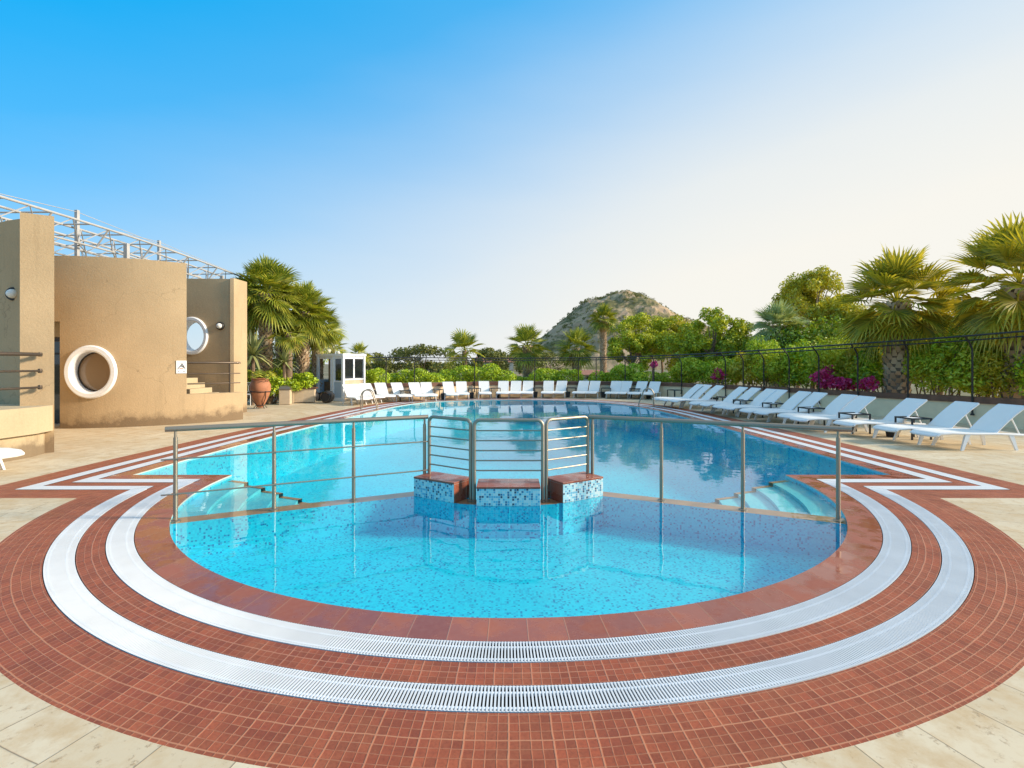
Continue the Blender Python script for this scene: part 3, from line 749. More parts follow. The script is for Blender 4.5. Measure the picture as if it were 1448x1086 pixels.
# ------------------------------------------------------------------ building on the left
BH = 4.25
def circle3(a, b, c):
    (ax, ay), (bx, by), (cx, cy) = a, b, c
    d = 2*(ax*(by-cy)+bx*(cy-ay)+cx*(ay-by))
    ux = ((ax*ax+ay*ay)*(by-cy)+(bx*bx+by*by)*(cy-ay)+(cx*cx+cy*cy)*(ay-by))/d
    uy = ((ax*ax+ay*ay)*(cx-bx)+(bx*bx+by*by)*(ax-cx)+(cx*cx+cy*cy)*(bx-ax))/d
    return (ux, uy), math.dist((ux, uy), a)
def wall_mesh(P, z0, ztop, th, hole=None, keep=None):
    """thick wall along polyline P; nrm points to the visible side; ztop(i) gives the height; hole(i, z) leaves cells out"""
    n = len(P); N = []
    for i in range(n):
        tn = (P[min(i+1, n-1)]-P[max(i-1, 0)]).normalized(); N.append(Vector((tn.y, -tn.x)))
    mb = MB(); dz = .06
    for i in range(n-1):
        zt = min(ztop(i), ztop(i+1)) if abs(ztop(i)-ztop(i+1)) > .5 else ztop(i); nz = max(1, round((zt-z0)/dz)); hz_ = (zt-z0)/nz
        runs = []; 
        for k in range(nz):
            zc = z0+(k+.5)*hz_
            if hole and hole(i, zc): continue
            if runs and abs(runs[-1][1]-(z0+k*hz_)) < 1e-6: runs[-1][1] = z0+(k+1)*hz_
            else: runs.append([z0+k*hz_, z0+(k+1)*hz_])
        for a_, b_ in runs:
            f0, f1 = P[i], P[i+1]; g0, g1 = P[i]-N[i]*th, P[i+1]-N[i+1]*th
            mb.add([(*f0, a_), (*f1, a_), (*f1, b_), (*f0, b_)], [(0,1,2,3)]); mb.add([(*g1, a_), (*g0, a_), (*g0, b_), (*g1, b_)], [(0,1,2,3)])
            mb.add([(*f0, b_), (*f1, b_), (*g1, b_), (*g0, b_)], [(0,1,2,3)])
            if a_ > z0+.01: mb.add([(*f0, a_), (*g0, a_), (*g1, a_), (*f1, a_)], [(0,1,2,3)])
    for i, j in ((0, 0), (n-1, n-1)):
        zt = ztop(min(i, n-2)); f0 = P[i]; g0 = P[i]-N[i]*th
        a_ = z0
        if hole:
            while a_ < zt and hole(min(i, n-2), a_+.03): a_ += .06
        mb.add([(*f0, a_), (*g0, a_), (*g0, zt), (*f0, zt)], [(0,1,2,3)])
    for i in range(n-1):                                  # step between tall wall and parapet
        if abs(ztop(i)-ztop(i+1)) > .5:
            lo, hi = sorted((ztop(i), ztop(i+1))); k = i
            mb.add([(*P[k], lo), (*(P[k]-N[k]*th), lo), (*(P[k]-N[k]*th), hi), (*P[k], hi)], [(0,1,2,3)])
    return mb, N
BA, BB, BC = (-11.05, 12.5), (-9.2, 13.02), (-7.6, 14.58)
cc, cr = circle3(BA, BB, BC)
aA, aC = math.atan2(BA[1]-cc[1], BA[0]-cc[0]), math.atan2(BC[1]-cc[1], BC[0]-cc[0])
aL = aA-1.6/cr                                             # lintel part left of the doorway
nA = 150
angs = list(np.linspace(aL, aC, nA)); CW = [Vector((cc[0]+cr*math.cos(x), cc[1]+cr*math.sin(x))) for x in angs]
def pxof(p): return HX+F*p.x/p.y
iT = min(range(nA), key=lambda i: abs(pxof(CW[i])-265)); iD = min(range(nA), key=lambda i: abs(pxof(CW[i])-83.5)); iP = min(range(nA), key=lambda i: abs(pxof(CW[i])-129))
PZ = gz(526, CW[iP].y); PR = .56
bd = thing('pool_building', (-10, 15, 0), 'beige rendered pool building of overlapping curved walls with white porthole windows', 'building')
def hole(i, z):
    if i < iD and z < 2.66: return True
    s = (i+.5-iP)*cr*(angs[1]-angs[0]); return s*s/.72+(z-PZ)**2 < PR*PR
mb, CN = wall_mesh(CW, 0, lambda i: BH if i <= iT else .78, .32, hole)
mb.build('curved_wall', M['stucco'], bd)
def porthole(center, n, r_in, r_out, depth, proud, name='porthole_window'):
    """white ring with a deep reveal; n = outward direction (2D)"""
    w = bpy.data.objects.new(name, None); COL.objects.link(w); w.location = Vector(center)-bd.location; w.parent = bd
    s = Vector((-n.y, n.x)); mb = MB(); m = 56
    prof = [(r_in, -depth), (r_in, proud-.03), (r_in+.04, proud), (r_out-.03, proud), (r_out, proud-.03), (r_out, -.02)]
    for j in range(m):
        a0, a1 = 2*PI*j/m, 2*PI*(j+1)/m
        for (ra, da), (rb, db) in zip(prof, prof[1:]):
            q = []
            for a_, (r_, d_) in ((a0, (ra, da)), (a1, (ra, da)), (a1, (rb, db)), (a0, (rb, db))):
                v = s*(r_*.85*math.cos(a_))+n*d_; q.append((v.x, v.y, r_*math.sin(a_)))
            mb.add(q, [(0,1,2,3)])
    o = mb.build('frame', M['white_paint'], w, True, local=True)
    return w, s
n0 = CN[iP]
wdw, s0 = porthole((CW[iP].x, CW[iP].y, PZ), n0, .50, .66, .34, .07)
mb = MB(); q = [(*(s0*(.425*math.cos(a_))-n0*.27), .5*math.sin(a_)) for a_ in np.linspace(0, 2*PI, 48)[:-1]]; mb.add(q, [tuple(range(len(q)))]); mb.build('pane', M['tan_glass'], wdw, local=True)
# thin dark gasket round the pane
mb = MB(); mb.tube([(*(s0*(.412*math.cos(a_))-n0*.255), .485*math.sin(a_)) for a_ in np.linspace(0, 2*PI, 40)[:-1]], .016, 6, True); mb.build('gasket', M['black_plastic'], wdw, True, local=True)
# repaired plaster rim beside the ring
# back wall with second porthole, facing the camera
BY = 16.0; x0, x1 = -10.9, gx(325, BY); pz2 = gz(475, BY); pxc = gx(271, BY)
BW = [Vector((x, BY+.06*(x-x0)**2*.25)) for x in np.linspace(x0, x1, 46)]
def hole2(i, z):
    c = (BW[i]+BW[i+1])/2; return (c.x-pxc)**2/.72+(z-pz2)**2 < .50**2
mb, BN = wall_mesh(BW, 0, lambda i: 4.27, .34, hole2); mb.build('rear_wall', M['stucco'], bd)
wd2, s2 = porthole((pxc, BY+.02, pz2), Vector((0, -1)), .46, .60, .36, .07)
# pier at the end of the back wall
ex = BW[-1]; MB().prism([(ex.x, ex.y-.05), (ex.x+.10, ex.y-.02), (ex.x+.12, ex.y+.75), (ex.x, ex.y+.75)], 0, 4.29).build('end_pier', M['stucco'], bd)
# front pier and recessed curved wall at the left edge
MB().prism([(-8.56, 8.92), (-8.18, 9.17), (-8.64, 9.64), (-8.9, 9.45)], 0, BH).build('front_pier', M['stucco'], bd)
LW = [Vector((p.x, p.y)) for p in spline([(-12.6, 12.3, 0), (-11.3, 10.9, 0), (-10.2, 9.9, 0), (-9.4, 9.45, 0), (-8.75, 9.21, 0)], 8)]
mb, _ = wall_mesh(LW, 0, lambda i: BH-.02, .3); mb.build('left_wall', M['stucco'], bd)
# roof slab, inner walls and doorway
MB().prism([(-13.5, 12.6), (-11.4, 12.9), (-10.3, 13.3), (-10.6, 15.8), (-11.0, 15.9), (-14, 15.9)], 3.55, 3.75).build('roof_slab', M['concrete'], bd)
MB().prism([(-12.4, 14.9), (-10.4, 14.9), (-10.4, 15.1), (-12.4, 15.1)], 0, 3.5).build('inner_wall', M['curtain'], bd)
MB().prism([(-10.45, 13.25), (-10.35, 13.25), (-10.35, 14.9), (-10.45, 14.9)], 0, 3.5).build('inner_wall', M['interior'], bd)
MB().prism([(-14, 13.4), (-13.8, 13.4), (-13.8, 15.9), (-14, 15.9)], 0, 3.5).build('inner_wall', M['interior'], bd)
dr = bpy.data.objects.new('glass_door', None); COL.objects.link(dr); dr.parent = bd; dr.location = Vector((-11.5, 13.4, 0))-bd.location
for x in (-12.25, -11.55, -11.2, -10.6): MB().box((x, 13.4, 1.1), (.06, .06, 2.2)).build('frame', M['black_metal'], dr)
MB().box((-11.4, 13.4, 2.22), (1.8, .07, .08)).build('frame', M['black_metal'], dr); MB().box((-11.4, 13.4, 1.86), (1.8, .05, .05)).build('frame', M['black_metal'], dr)
MB().box((-11.4, 13.41, 1.1), (1.7, .012, 2.15)).build('pane', M['dark_glass'], dr)
MB().box((-11.4, 13.43, 2.85), (2.0, .1, 1.1)).build('door_header', M['concrete'], bd)
MB().box((-11.5, 13.1, 2.72), (1.8, .25, .07)).build('light_trough', M['white_paint'], bd)
# bulkhead lamps
def bulkhead(c, n, label):
    r_ = thing('wall_lamp', c, label, 'wall lamp', 'round bulkhead lamps on the walls', math.atan2(n.y, n.x)-PI/2)
    def disc(prof, name, mat):
        mb = MB(); mb.lathe(prof, n=20); mb.v = [(x, z, y) for x, y, z in mb.v]; mb.f = [tuple(reversed(f)) for f in mb.f]; mb.build(name, mat, r_, True, local=True)
    disc([(.125, -.02), (.125, .05), (.11, .07), (.085, .07), (.085, .05)], 'housing', M['black_plastic'])
    disc([(.084, .05), (.084, .09), (.07, .13), (.04, .155), (.005, .16)], 'globe', M['lamp_white'])
bulkhead((gx(19, 9.33), 9.36, gz(416, 9.36)), Vector((.25, -.97)), 'round black bulkhead lamp with white globe on the wall at the left edge')
yl = BW[-4].y; bulkhead((gx(312, yl), yl-.005, gz(461, yl)), Vector((0, -1)), 'round black bulkhead lamp on the recessed wall beside the second porthole')
# safety sign
iS = min(range(nA), key=lambda i: abs(pxof(CW[i])-257.5)); p = CW[iS]; n = CN[iS]; z = gz(519, p.y)
sg = thing('warning_sign', (p.x+n.x*.012, p.y+n.y*.012, z), 'small white pictogram sign on the curved wall near its right edge', 'sign', None, math.atan2(n.y, n.x)+PI/2)
MB().bbox((0, 0, 0), (.235, .012, .335), .003).build('panel', M['white_paint'], sg, local=True)
mb = MB(); mb.m = []
def bar(mb, a_, b_, w): mb.tube([(a_[0], -.008, a_[1]), (b_[0], -.008, b_[1])], w, 6)
bar(mb, (-.085, -.055), (.015, .085), .008); bar(mb, (.015, .085), (.085, -.045), .008); bar(mb, (-.02, .01), (.06, .03), .007); bar(mb, (.0, .05), (.05, -.02), .008)
bar(mb, (-.03, .105), (.03, .105), .004); bar(mb, (-.07, -.12), (-.045, -.12), .009); bar(mb, (.045, -.12), (.07, -.12), .009); mb.build('pictogram', M['sign_dark'], sg, local=True)
mb = MB(); bar(mb, (-.04, -.03), (.04, -.045), .009); mb.build('pictogram', M['sign_amber'], sg, local=True)
# stairs and railing behind the parapet
st = thing('staircase', (-9.3, 15.2, 0), 'short flight of beige steps rising to the left behind the low parapet', 'stairs')
for k in range(6):
    xa = gx(318-10.5*k, 15.3); MB().bbox(((xa-11.2)/2, 15.25, .33+.15*k), (xa+11.2, 1.1, .16), .012).build('step', M['concrete'], st)
def pipe_rail(path, zs, r, label, posts):
    r_ = thing('pipe_railing', (path[0][0], path[0][1], .78), label, 'railing')
    for z, rr in zip(zs, r):
        MB().tube([(x, y, z) for x, y in path], rr, 10).build('rail', M['bronze_metal'], r_, True)
    for (x, y, z0, z1) in posts: MB().tube([(x, y, z0), (x, y, z1)], .022, 8).build('post', M['bronze_metal'], r_, True)
    return r_
pr = [tuple(CW[i]-CN[i]*.14) for i in range(iT+1, nA, 6)]+[tuple(CW[-1]-CN[-1]*.14)]
pj = CW[nA-9]-CN[nA-9]*.14
pipe_rail(pr, (1.62, 1.32, 1.05), (.03, .016, .016), 'three-bar brown pipe railing on the parapet in front of the stairs', [(pj.x, pj.y, .78, 1.6)])
# concrete base at the left edge with its own railing
bp = thing('concrete_base', (-9, 8, 0), 'stained concrete terrace base with overhanging band at the left edge', 'terrace base')
def rr_poly(inset): 
    return [(-8.16-inset, 9.12-inset), (-8.06-inset, 8.7), (-8.12-inset, 8.0), (-8.45-inset, 7.0), (-8.9-inset, 6.2), (-12, 6.2), (-12, 9.35), (-8.36, 9.32-inset)]
MB().prism(rr_poly(0), .40, .855).build('upper_band', M['concrete'], bp); MB().prism(rr_poly(.09), 0, .40).build('plinth', M['concrete'], bp)
rl = [(-8.28, 9.0), (-8.26, 8.6), (-8.38, 8.0), (-8.65, 7.1), (-9.1, 6.3)]
r_ = pipe_rail(rl, (1.76, 1.47, 1.18), (.034, .02, .02), 'three-bar brown pipe railing on the concrete base at the left edge', [(-8.68, 7.05, .855, 1.75)])
for z in (1.76, 1.47, 1.18): MB().lathe([(.001, -.04), (.03, -.035), (.036, 0), (.03, .035), (.001, .04)], (-8.28, 9.0, z), 10).build('end_cap', M['bronze_metal'], r_, True)

# ------------------------------------------------------------------ roof truss
tz = thing('roof_truss', (-12, 15, 4.3), 'pale steel space-frame canopy with cable-stayed masts over the building roof', 'roof truss')
def arcy(x, y): return 4.95+.35*math.sin((y-9)/12*PI)*.4-.05*(x+10.6)*(x+10.6)*.1
ch = {}
for j, x in enumerate((-10.75, -11.5, -12.4, -13.4)):
    for lvl in (0, 1):
        dz = -.36 if lvl else .12; xx = x-.35*lvl
        P = [(xx, y, arcy(x, y)+dz) for y in np.linspace(8.6, 20.5, 22)]; ch[(j, lvl)] = P
        MB().tube(P, .030 if lvl == 0 else .025, 8).build('chord', M['grey_metal'], tz, True)
for j in range(4):
    mb = MB(); a_, b_ = ch[(j, 0)], ch[(j, 1)]; zg = []
    for i in range(0, 22): zg.append(a_[i] if i % 2 else b_[i])
    mb.tube(zg, .016, 6); mb.build('web_bracing', M['grey_metal'], tz)
    if j == 0:
        for i in range(0, 22, 3): MB().tube([a_[i], b_[i]], .022, 6).build('strut', M['grey_metal'], tz)
    if j < 3:
        mb = MB()
        for i in range(0, 21, 2):
            mb.tube([ch[(j, 1)][i], ch[(j+1, 0)][min(21, i+1)]], .018, 6); mb.tube([ch[(j, 0)][i], ch[(j+1, 0)][i]], .022, 6); mb.tube([ch[(j, 1)][i], ch[(j+1, 1)][min(21, i+2)]], .018, 6)
        mb.build('cross_bracing', M['grey_metal'], tz)
for px_, Y, yt in ((109, 13.4, 297), (225, 17.2, 340)):
    x = gx(px_, Y); z1 = gz(yt, Y)
    MB().bbox((x, Y, (3.6+z1)/2), (.085, .085, z1-3.6), .01).build('mast', M['grey_metal'], tz)
    for dy in (-3.2, 3.6):
        ye = Y+dy; MB().tube([(x, Y, z1-.05), (-10.75, ye, arcy(-10.75, ye)+.14)], .009, 5).build('stay_cable', M['grey_metal'], tz)
for y in (11.8, 14.4, 19.2): MB().bbox((-10.8, y, (3.2+arcy(-10.75, y)-.3)/2+.1), (.11, .11, arcy(-10.75, y)-3.3), .008).build('post', M['grey_metal'], tz)

# ------------------------------------------------------------------ kiosk, urn, bin, planter
kc = gp(485, 567.5); kz = R(-29)
kk = thing('pool_kiosk', (kc[0], kc[1], 0), 'white glazed pool kiosk with open door and blue panels', 'kiosk', None, kz)   # origin = corner towards the camera
KH = 2.02; KA, KB = 1.62, 1.30        # along -x (front) and +y (right side)
def kb(x0, x1, y0, y1, z0, z1, name, mat, par=None):
    return MB().bbox(((x0+x1)/2, (y0+y1)/2, (z0+z1)/2), (x1-x0, y1-y0, z1-z0), .006).build(name, M[mat], par or kk, local=True)
for x, y in ((-.05, .05), (-KA+.05, .05), (-.05, KB-.05), (-KA+.05, KB-.05), (-.62, .05)): kb(x-.055, x+.055, y-.05, y+.05, 0, KH-.1, 'corner_post', 'white_paint')
kb(-KA-.03, .03, -.03, KB+.03, KH-.10, KH, 'roof', 'white_paint')
kb(-KA+.1, -.1, .03, .09, KH-.22, KH-.1, 'fascia', 'white_paint'); kb(-.09, -.03, .1, KB-.1, KH-.22, KH-.1, 'fascia', 'white_paint')
kb(-.56, -.105, .03, .07, .14, .80, 'blue_panel', 'blue_panel'); kb(-.56, -.105, .025, .085, .80, .87, 'sill', 'white_paint'); kb(-.56, -.105, .02, .09, .0, .14, 'skirting', 'white_paint')
kb(-.50, -.14, .045, .06, .87, KH-.22, 'window_pane', 'dark_glass'); kb(-.56, -.50, .03, .08, .87, KH-.22, 'window_frame', 'white_paint')
kb(-.07, -.03, .1, KB-.1, 0, .88, 'side_panel', 'beige_panel'); kb(-.09, -.01, .1, KB-.1, .88, .95, 'sill', 'white_paint')
kb(-.06, -.045, .12, KB/2-.04, .95, KH-.22, 'window_pane', 'dark_glass'); kb(-.06, -.045, KB/2+.04, KB-.12, .95, KH-.22, 'window_pane', 'dark_glass'); kb(-.08, -.025, KB/2-.04, KB/2+.04, .95, KH-.22, 'window_frame', 'white_paint')
kb(-KA+.1, -.1, KB-.07, KB-.03, 0, KH-.1, 'rear_panel', 'beige_panel'); kb(-KA+.02, -KA+.06, .1, KB-.1, 0, .9, 'side_panel', 'blue_panel'); kb(-KA+.1, -.1, .1, KB-.1, .0, .05, 'floor_plate', 'interior')
kb(-KA+.12, -.70, .55, .60, .1, KH-.15, 'curtain', 'curtain'); kb(-KA+.2, -.9, .25, .5, .05, .8, 'counter', 'interior')
kb(-.74, -.70, -.02, .03, .05, KH-.22, 'door_jamb', 'white_paint'); kb(-KA+.105, -KA+.15, -.02, .04, .05, KH-.22, 'door_jamb', 'white_paint')
gl = thing('globe_lamp', (gx(468.5, 25.5), 25.5, 0), 'post lamp with stacked white globes showing above the kiosk', 'garden lamp')
MB().tube([(gx(468.5, 25.5), 25.5, 0), (gx(468.5, 25.5), 25.5, 2.05)], .04, 10).build('post', M['black_metal'], gl, True)
for px_, py_, r_ in ((468.5, 489, .15), (464.5, 496, .12), (478, 499, .10)):
    prof = [(max(.003, r_*math.sin(a_)), -r_*math.cos(a_)) for a_ in np.linspace(0, PI, 12)]
    MB().lathe(prof, (gx(px_, 25.5), 25.5, gz(py_, 25.5)), 18).build('globe', M['lamp_white'], gl, True)
ux, uy = gp(368, 577.5); us = uy/F
ur = thing('garden_urn', (ux, uy, 0), 'large terracotta urn standing in an iron ring stand', 'urn')
prof = [(3, 0), (4, .6), (8, 9), (12, 18), (13.8, 26), (13.6, 32), (11.5, 37), (10.5, 39), (11.3, 40), (11.8, 41.5), (10.6, 41.8), (9.6, 40.5), (9.6, 39)]
MB().lathe([(r_*us, z*us+.03) for r_, z in prof], (ux, uy, 0), 32).build('urn_body', M['terracotta'], ur, True)
MB().lathe([(.001, 39.3*us), (9.9*us, 39.3*us)], (ux, uy, 0), 24).build('urn_soil', M['soil'], ur)
iw = thing('urn_stand', (ux, uy, 0), 'black iron three-legged ring stand carrying the terracotta urn', 'stand')
MB().tube([(ux+13.7*us*math.cos(a_), uy+13.7*us*math.sin(a_), .60) for a_ in np.linspace(0, 2*PI, 28)[:-1]], .016, 6, True).build('ring', M['black_metal'], iw, True)
MB().tube([(ux+5.5*us*math.cos(a_), uy+5.5*us*math.sin(a_), .12) for a_ in np.linspace(0, 2*PI, 20)[:-1]], .014, 6, True).build('ring', M['black_metal'], iw, True)
for k in range(4):
    a_ = PI/4+k*PI/2+.2; MB().tube([(ux+r_*us*math.cos(a_), uy+r_*us*math.sin(a_), z) for r_, z in ((14.2, .63), (12.5, .35), (6, .13), (10, .012))], .014, 6).build('leg', M['black_metal'], iw, True)
bx, by = gp(402, 572.5); bn = thing('litter_bin', (bx, by, 0), 'beige square litter bin with silver domed lid beside the urn', 'litter bin', None, R(12))
MB().bbox((0, .22, .29), (.40, .40, .56), .012).build('bin_body', M['beige_panel'], bn, local=True)
mb = MB(); mb.lathe([(.30, 0), (.30, .05), (.27, .10), (.20, .15), (.10, .175), (.01, .18)], n=4); mb.v = [((x-y)*.7071, (x+y)*.7071+.22, z+.575) for x, y, z in mb.v]; mb.build('lid', M['steel'], bn, local=True)
bx, by = gp(425, 570); pb = thing('bar_counter', (bx, by, 0), 'low beige counter with brown top between the litter bin and the kiosk', 'counter', None, R(14))
MB().bbox((.12, .25, .30), (.82, .48, .55), .012).build('counter_body', M['beige_panel'], pb, local=True); MB().bbox((.14, .25, .60), (.94, .56, .05), .01).build('counter_top', M['cap_wood'], pb, local=True)
MB().bbox((-.30, .02, .28), (.07, .07, .56), .006).build('leg', M['beige_panel'], pb, local=True)
for i, (px_, py_, rad, lb) in enumerate(((439, 569, .24, 'dark round pouffe nearer the counter, in front of the kiosk door'), (461, 570, .25, 'dark round pouffe nearer the kiosk corner'), (450, 566, .17, 'smaller dark pouffe between the two round ones'))):
    x, y = gp(px_, py_); r_ = thing('pouffe', (x, y+.15, 0), lb, 'pouffe', 'dark pouffes by the kiosk', R(-25+20*i))
    mb = MB(); prof = [(.01, -.2), (rad*.8, -.2), (rad*.97, -.15), (rad, 0), (rad*.97, .15), (rad*.8, .2), (.01, .2)]; mb.lathe(prof, n=26)
    mb.v = [(x_, z_, y_+rad) for x_, y_, z_ in mb.v]; mb.f = [tuple(reversed(f)) for f in mb.f]; mb.build('cushion', M['black_plastic'], r_, True, local=True)
    mb = MB(); mb.tube([(rad*.72*math.cos(a_), -.205, rad+rad*.72*math.sin(a_)) for a_ in np.linspace(0, 2*PI, 26)[:-1]], .016, 6, True); mb.build('piping', M['dark_glass'], r_, True, local=True)
# white low rail behind the urn
wr = thing('garden_bench', (gx(352, 19.5), 19.5, 0), 'white scrolled iron garden bench between the parapet and the urn', 'bench')
xa, xb = gx(344, 19.5), gx(358, 19.5)
MB().bbox(((xa+xb)/2, 19.5, .42), (xb-xa, .40, .03), .006).build('seat', M['white_paint'], wr)
mb = MB(); mb.tube([(xa, 19.7, .85), (xb, 19.7, .85)], .016, 6)
for k in range(4):
    x = xa+(k+.5)*(xb-xa)/4; mb.tube([(x+.05*math.cos(a_), 19.7, .64+.15*math.sin(a_)) for a_ in np.linspace(0, 2*PI, 16)[:-1]], .010, 5, True)
mb.build('backrest', M['white_paint'], wr)
for x in (xa+.02, xb-.02):
    for y in (19.33, 19.68): MB().tube([(x, y, 0), (x, y, .41)], .014, 6).build('leg', M['white_paint'], wr)
# ------------------------------------------------------------------ greenery
RG = np.random.default_rng(5)
def leaves(blobs, n, size, flat=.35, aspect=.5, shell=.55, seed=None):
    """n leaf-sized diamond faces spread through lumpy blobs (cx,cy,cz,rx,ry,rz)"""
    rg = np.random.default_rng(seed) if seed is not None else RG
    B = np.array(blobs, float); vol = (B[:, 3]*B[:, 4]*B[:, 5])**.75; k = rg.choice(len(B), n, p=vol/vol.sum())
    u = rg.normal(size=(n, 3)); u /= np.linalg.norm(u, axis=1)[:, None]
    rad = shell+(1-shell)*rg.random(n)**.6
    stray = rg.random(n) < .07; rad[stray] *= 1+.18*rg.random(stray.sum())
    p = B[k, :3]+u*rad[:, None]*B[k, 3:6]
    nr = u+rg.normal(size=(n, 3))*.85; nr[:, 2] += flat; nr /= np.linalg.norm(nr, axis=1)[:, None]
    t = np.cross(nr, rg.normal(size=(n, 3))); t /= np.linalg.norm(t, axis=1)[:, None]; b = np.cross(nr, t)
    L = size*(.6+.8*rg.random(n))[:, None]; w = L*aspect
    v = np.stack([p-t*L/2, p+b*w/2-t*L*.05+nr*L*.06, p+t*L/2, p-b*w/2-t*L*.05+nr*L*.06], 1).reshape(-1, 3)
    f = np.arange(4*n).reshape(-1, 4)
    return v, f
def mesh_np(name, v, f, mat, parent=None, world=True):
    me = bpy.data.meshes.new(name); v = np.asarray(v, float)
    if parent is not None and world: v = v-np.array(parent.location)
    nv, nf, kk_ = len(v), len(f), f.shape[1]
    me.vertices.add(nv); me.vertices.foreach_set('co', v.ravel()); me.loops.add(nf*kk_); me.loops.foreach_set('vertex_index', f.ravel().astype(np.int32))
    me.polygons.add(nf); me.polygons.foreach_set('loop_start', np.arange(0, nf*kk_, kk_, dtype=np.int32)); me.update(calc_edges=True); me.validate()
    me.materials.append(mat); o = bpy.data.objects.new(name, me); COL.objects.link(o)
    if parent is not None: o.parent = parent
    return o
def lumps(c, r, n, lo=.28, hi=.45, seed=0, zmin=-.6):
    """clumps over an ellipsoid"""
    rg = np.random.default_rng(seed); out = []
    for _ in range(n):
        u = rg.normal(size=3); u /= np.linalg.norm(u)
        if u[2] < zmin: u[2] = -u[2]
        s = rg.uniform(lo, hi); q = .55+.42*rg.random()
        out.append((c[0]+u[0]*r[0]*q, c[1]+u[1]*r[1]*q, c[2]+u[2]*r[2]*q, r[0]*s, r[1]*s, r[2]*s))
    return out
def shrub(name, c, r, n, size, mat, label, cat, group=None, seed=0, k=14, aspect=.5, hi=.45):
    r = (r[0], r[1], max(r[2], c[2]-.5)) if name == 'flower_bed_shrub' else r
    r_ = thing(name, (c[0], c[1], max(0, c[2]-r[2])), label, cat, group)
    B = lumps(c, r, k, seed=seed, hi=hi); B.append((*c, r[0]*.8, r[1]*.8, r[2]*.8))
    v, f = leaves(B, n, size, seed=seed+1, aspect=aspect); mesh_np('foliage', v, f, mat, r_)
    mb = MB(); rg = random.Random(seed)
    for i in range(5):
        q = rg.choice(B); x, y = c[0]+rg.uniform(-.3, .3)*r[0], c[1]+rg.uniform(-.3, .3)*r[1]
        mb.tube([(x, y, 0), ((x+q[0])/2, (y+q[1])/2, q[2]*.6), (q[0], q[1], q[2])], [.03, .02, .008], 5)
    mb.build('stems', M['bark'], r_); return r_
def hedge(px0, px1, y, ytop, ybot, dep, n, mat, label, seed, size=.11, group=None):
    """clipped or loose hedge seen between photo columns px0..px1 at distance y"""
    xa, xb = gx(px0, y), gx(px1, y); zt, zb = gz(ytop, y), .3
    m = max(2, int((xb-xa)/(dep*.55))); B = []; rg = random.Random(seed)
    for i in range(m):
        x = xa+(i+.5)*(xb-xa)/m; h = (zt-zb)*rg.uniform(.82, 1.0)
        if i in (0, m-1): h *= .86
        B.append((x, y, zb+h*.5, (xb-xa)/m*.85, dep*.5, h*.5))
        for _ in range(4): B.append((x+rg.uniform(-.5, .5)*(xb-xa)/m, y+rg.uniform(-.45, .2)*dep, zb+h*rg.uniform(.3, .88), dep*.22, dep*.22, h*.16))
    r_ = thing('hedge', ((xa+xb)/2, y, 0), label, 'hedge', group)
    v, f = leaves(B, n, size, seed=seed, shell=.7); mesh_np('foliage', v, f, mat, r_)
    mb = MB()
    for i in range(m): x = xa+(i+.5)*(xb-xa)/m; mb.tube([(x, y, 0), (x+.05, y, (zt+zb)*.5)], [.035, .015], 5)
    mb.build('stems', M['bark'], r_); return r_
def tree(name, c, r, trunk_top, n, size, mat, label, seed, group=None, k=20, hi=.36, lo=.2, aspect=.5):
    r_ = thing(name, (c[0], c[1], 0), label, 'tree', group)
    B = lumps(c, r, k, lo=lo, hi=hi, seed=seed, zmin=-.8)
    v, f = leaves(B, n, size, seed=seed+1, shell=.3, aspect=aspect); mesh_np('crown', v, f, mat, r_)
    tr_ = max(.05, .05*r[2]); MB().tube([(c[0], c[1], 0), (c[0]+.08, c[1], trunk_top*.5), (c[0], c[1], trunk_top)], [tr_*1.4, tr_, tr_*.8], 8).build('trunk', M['bark'], r_, True)
    mb = MB()
    for q in B[::2]: mb.tube([(c[0], c[1], trunk_top*.95), ((c[0]+q[0])/2, (c[1]+q[1])/2, trunk_top+(q[2]-trunk_top)*.45), q[:3]], [tr_*.55, tr_*.35, tr_*.1], 5)
    mb.build('limbs', M['bark'], r_); return r_
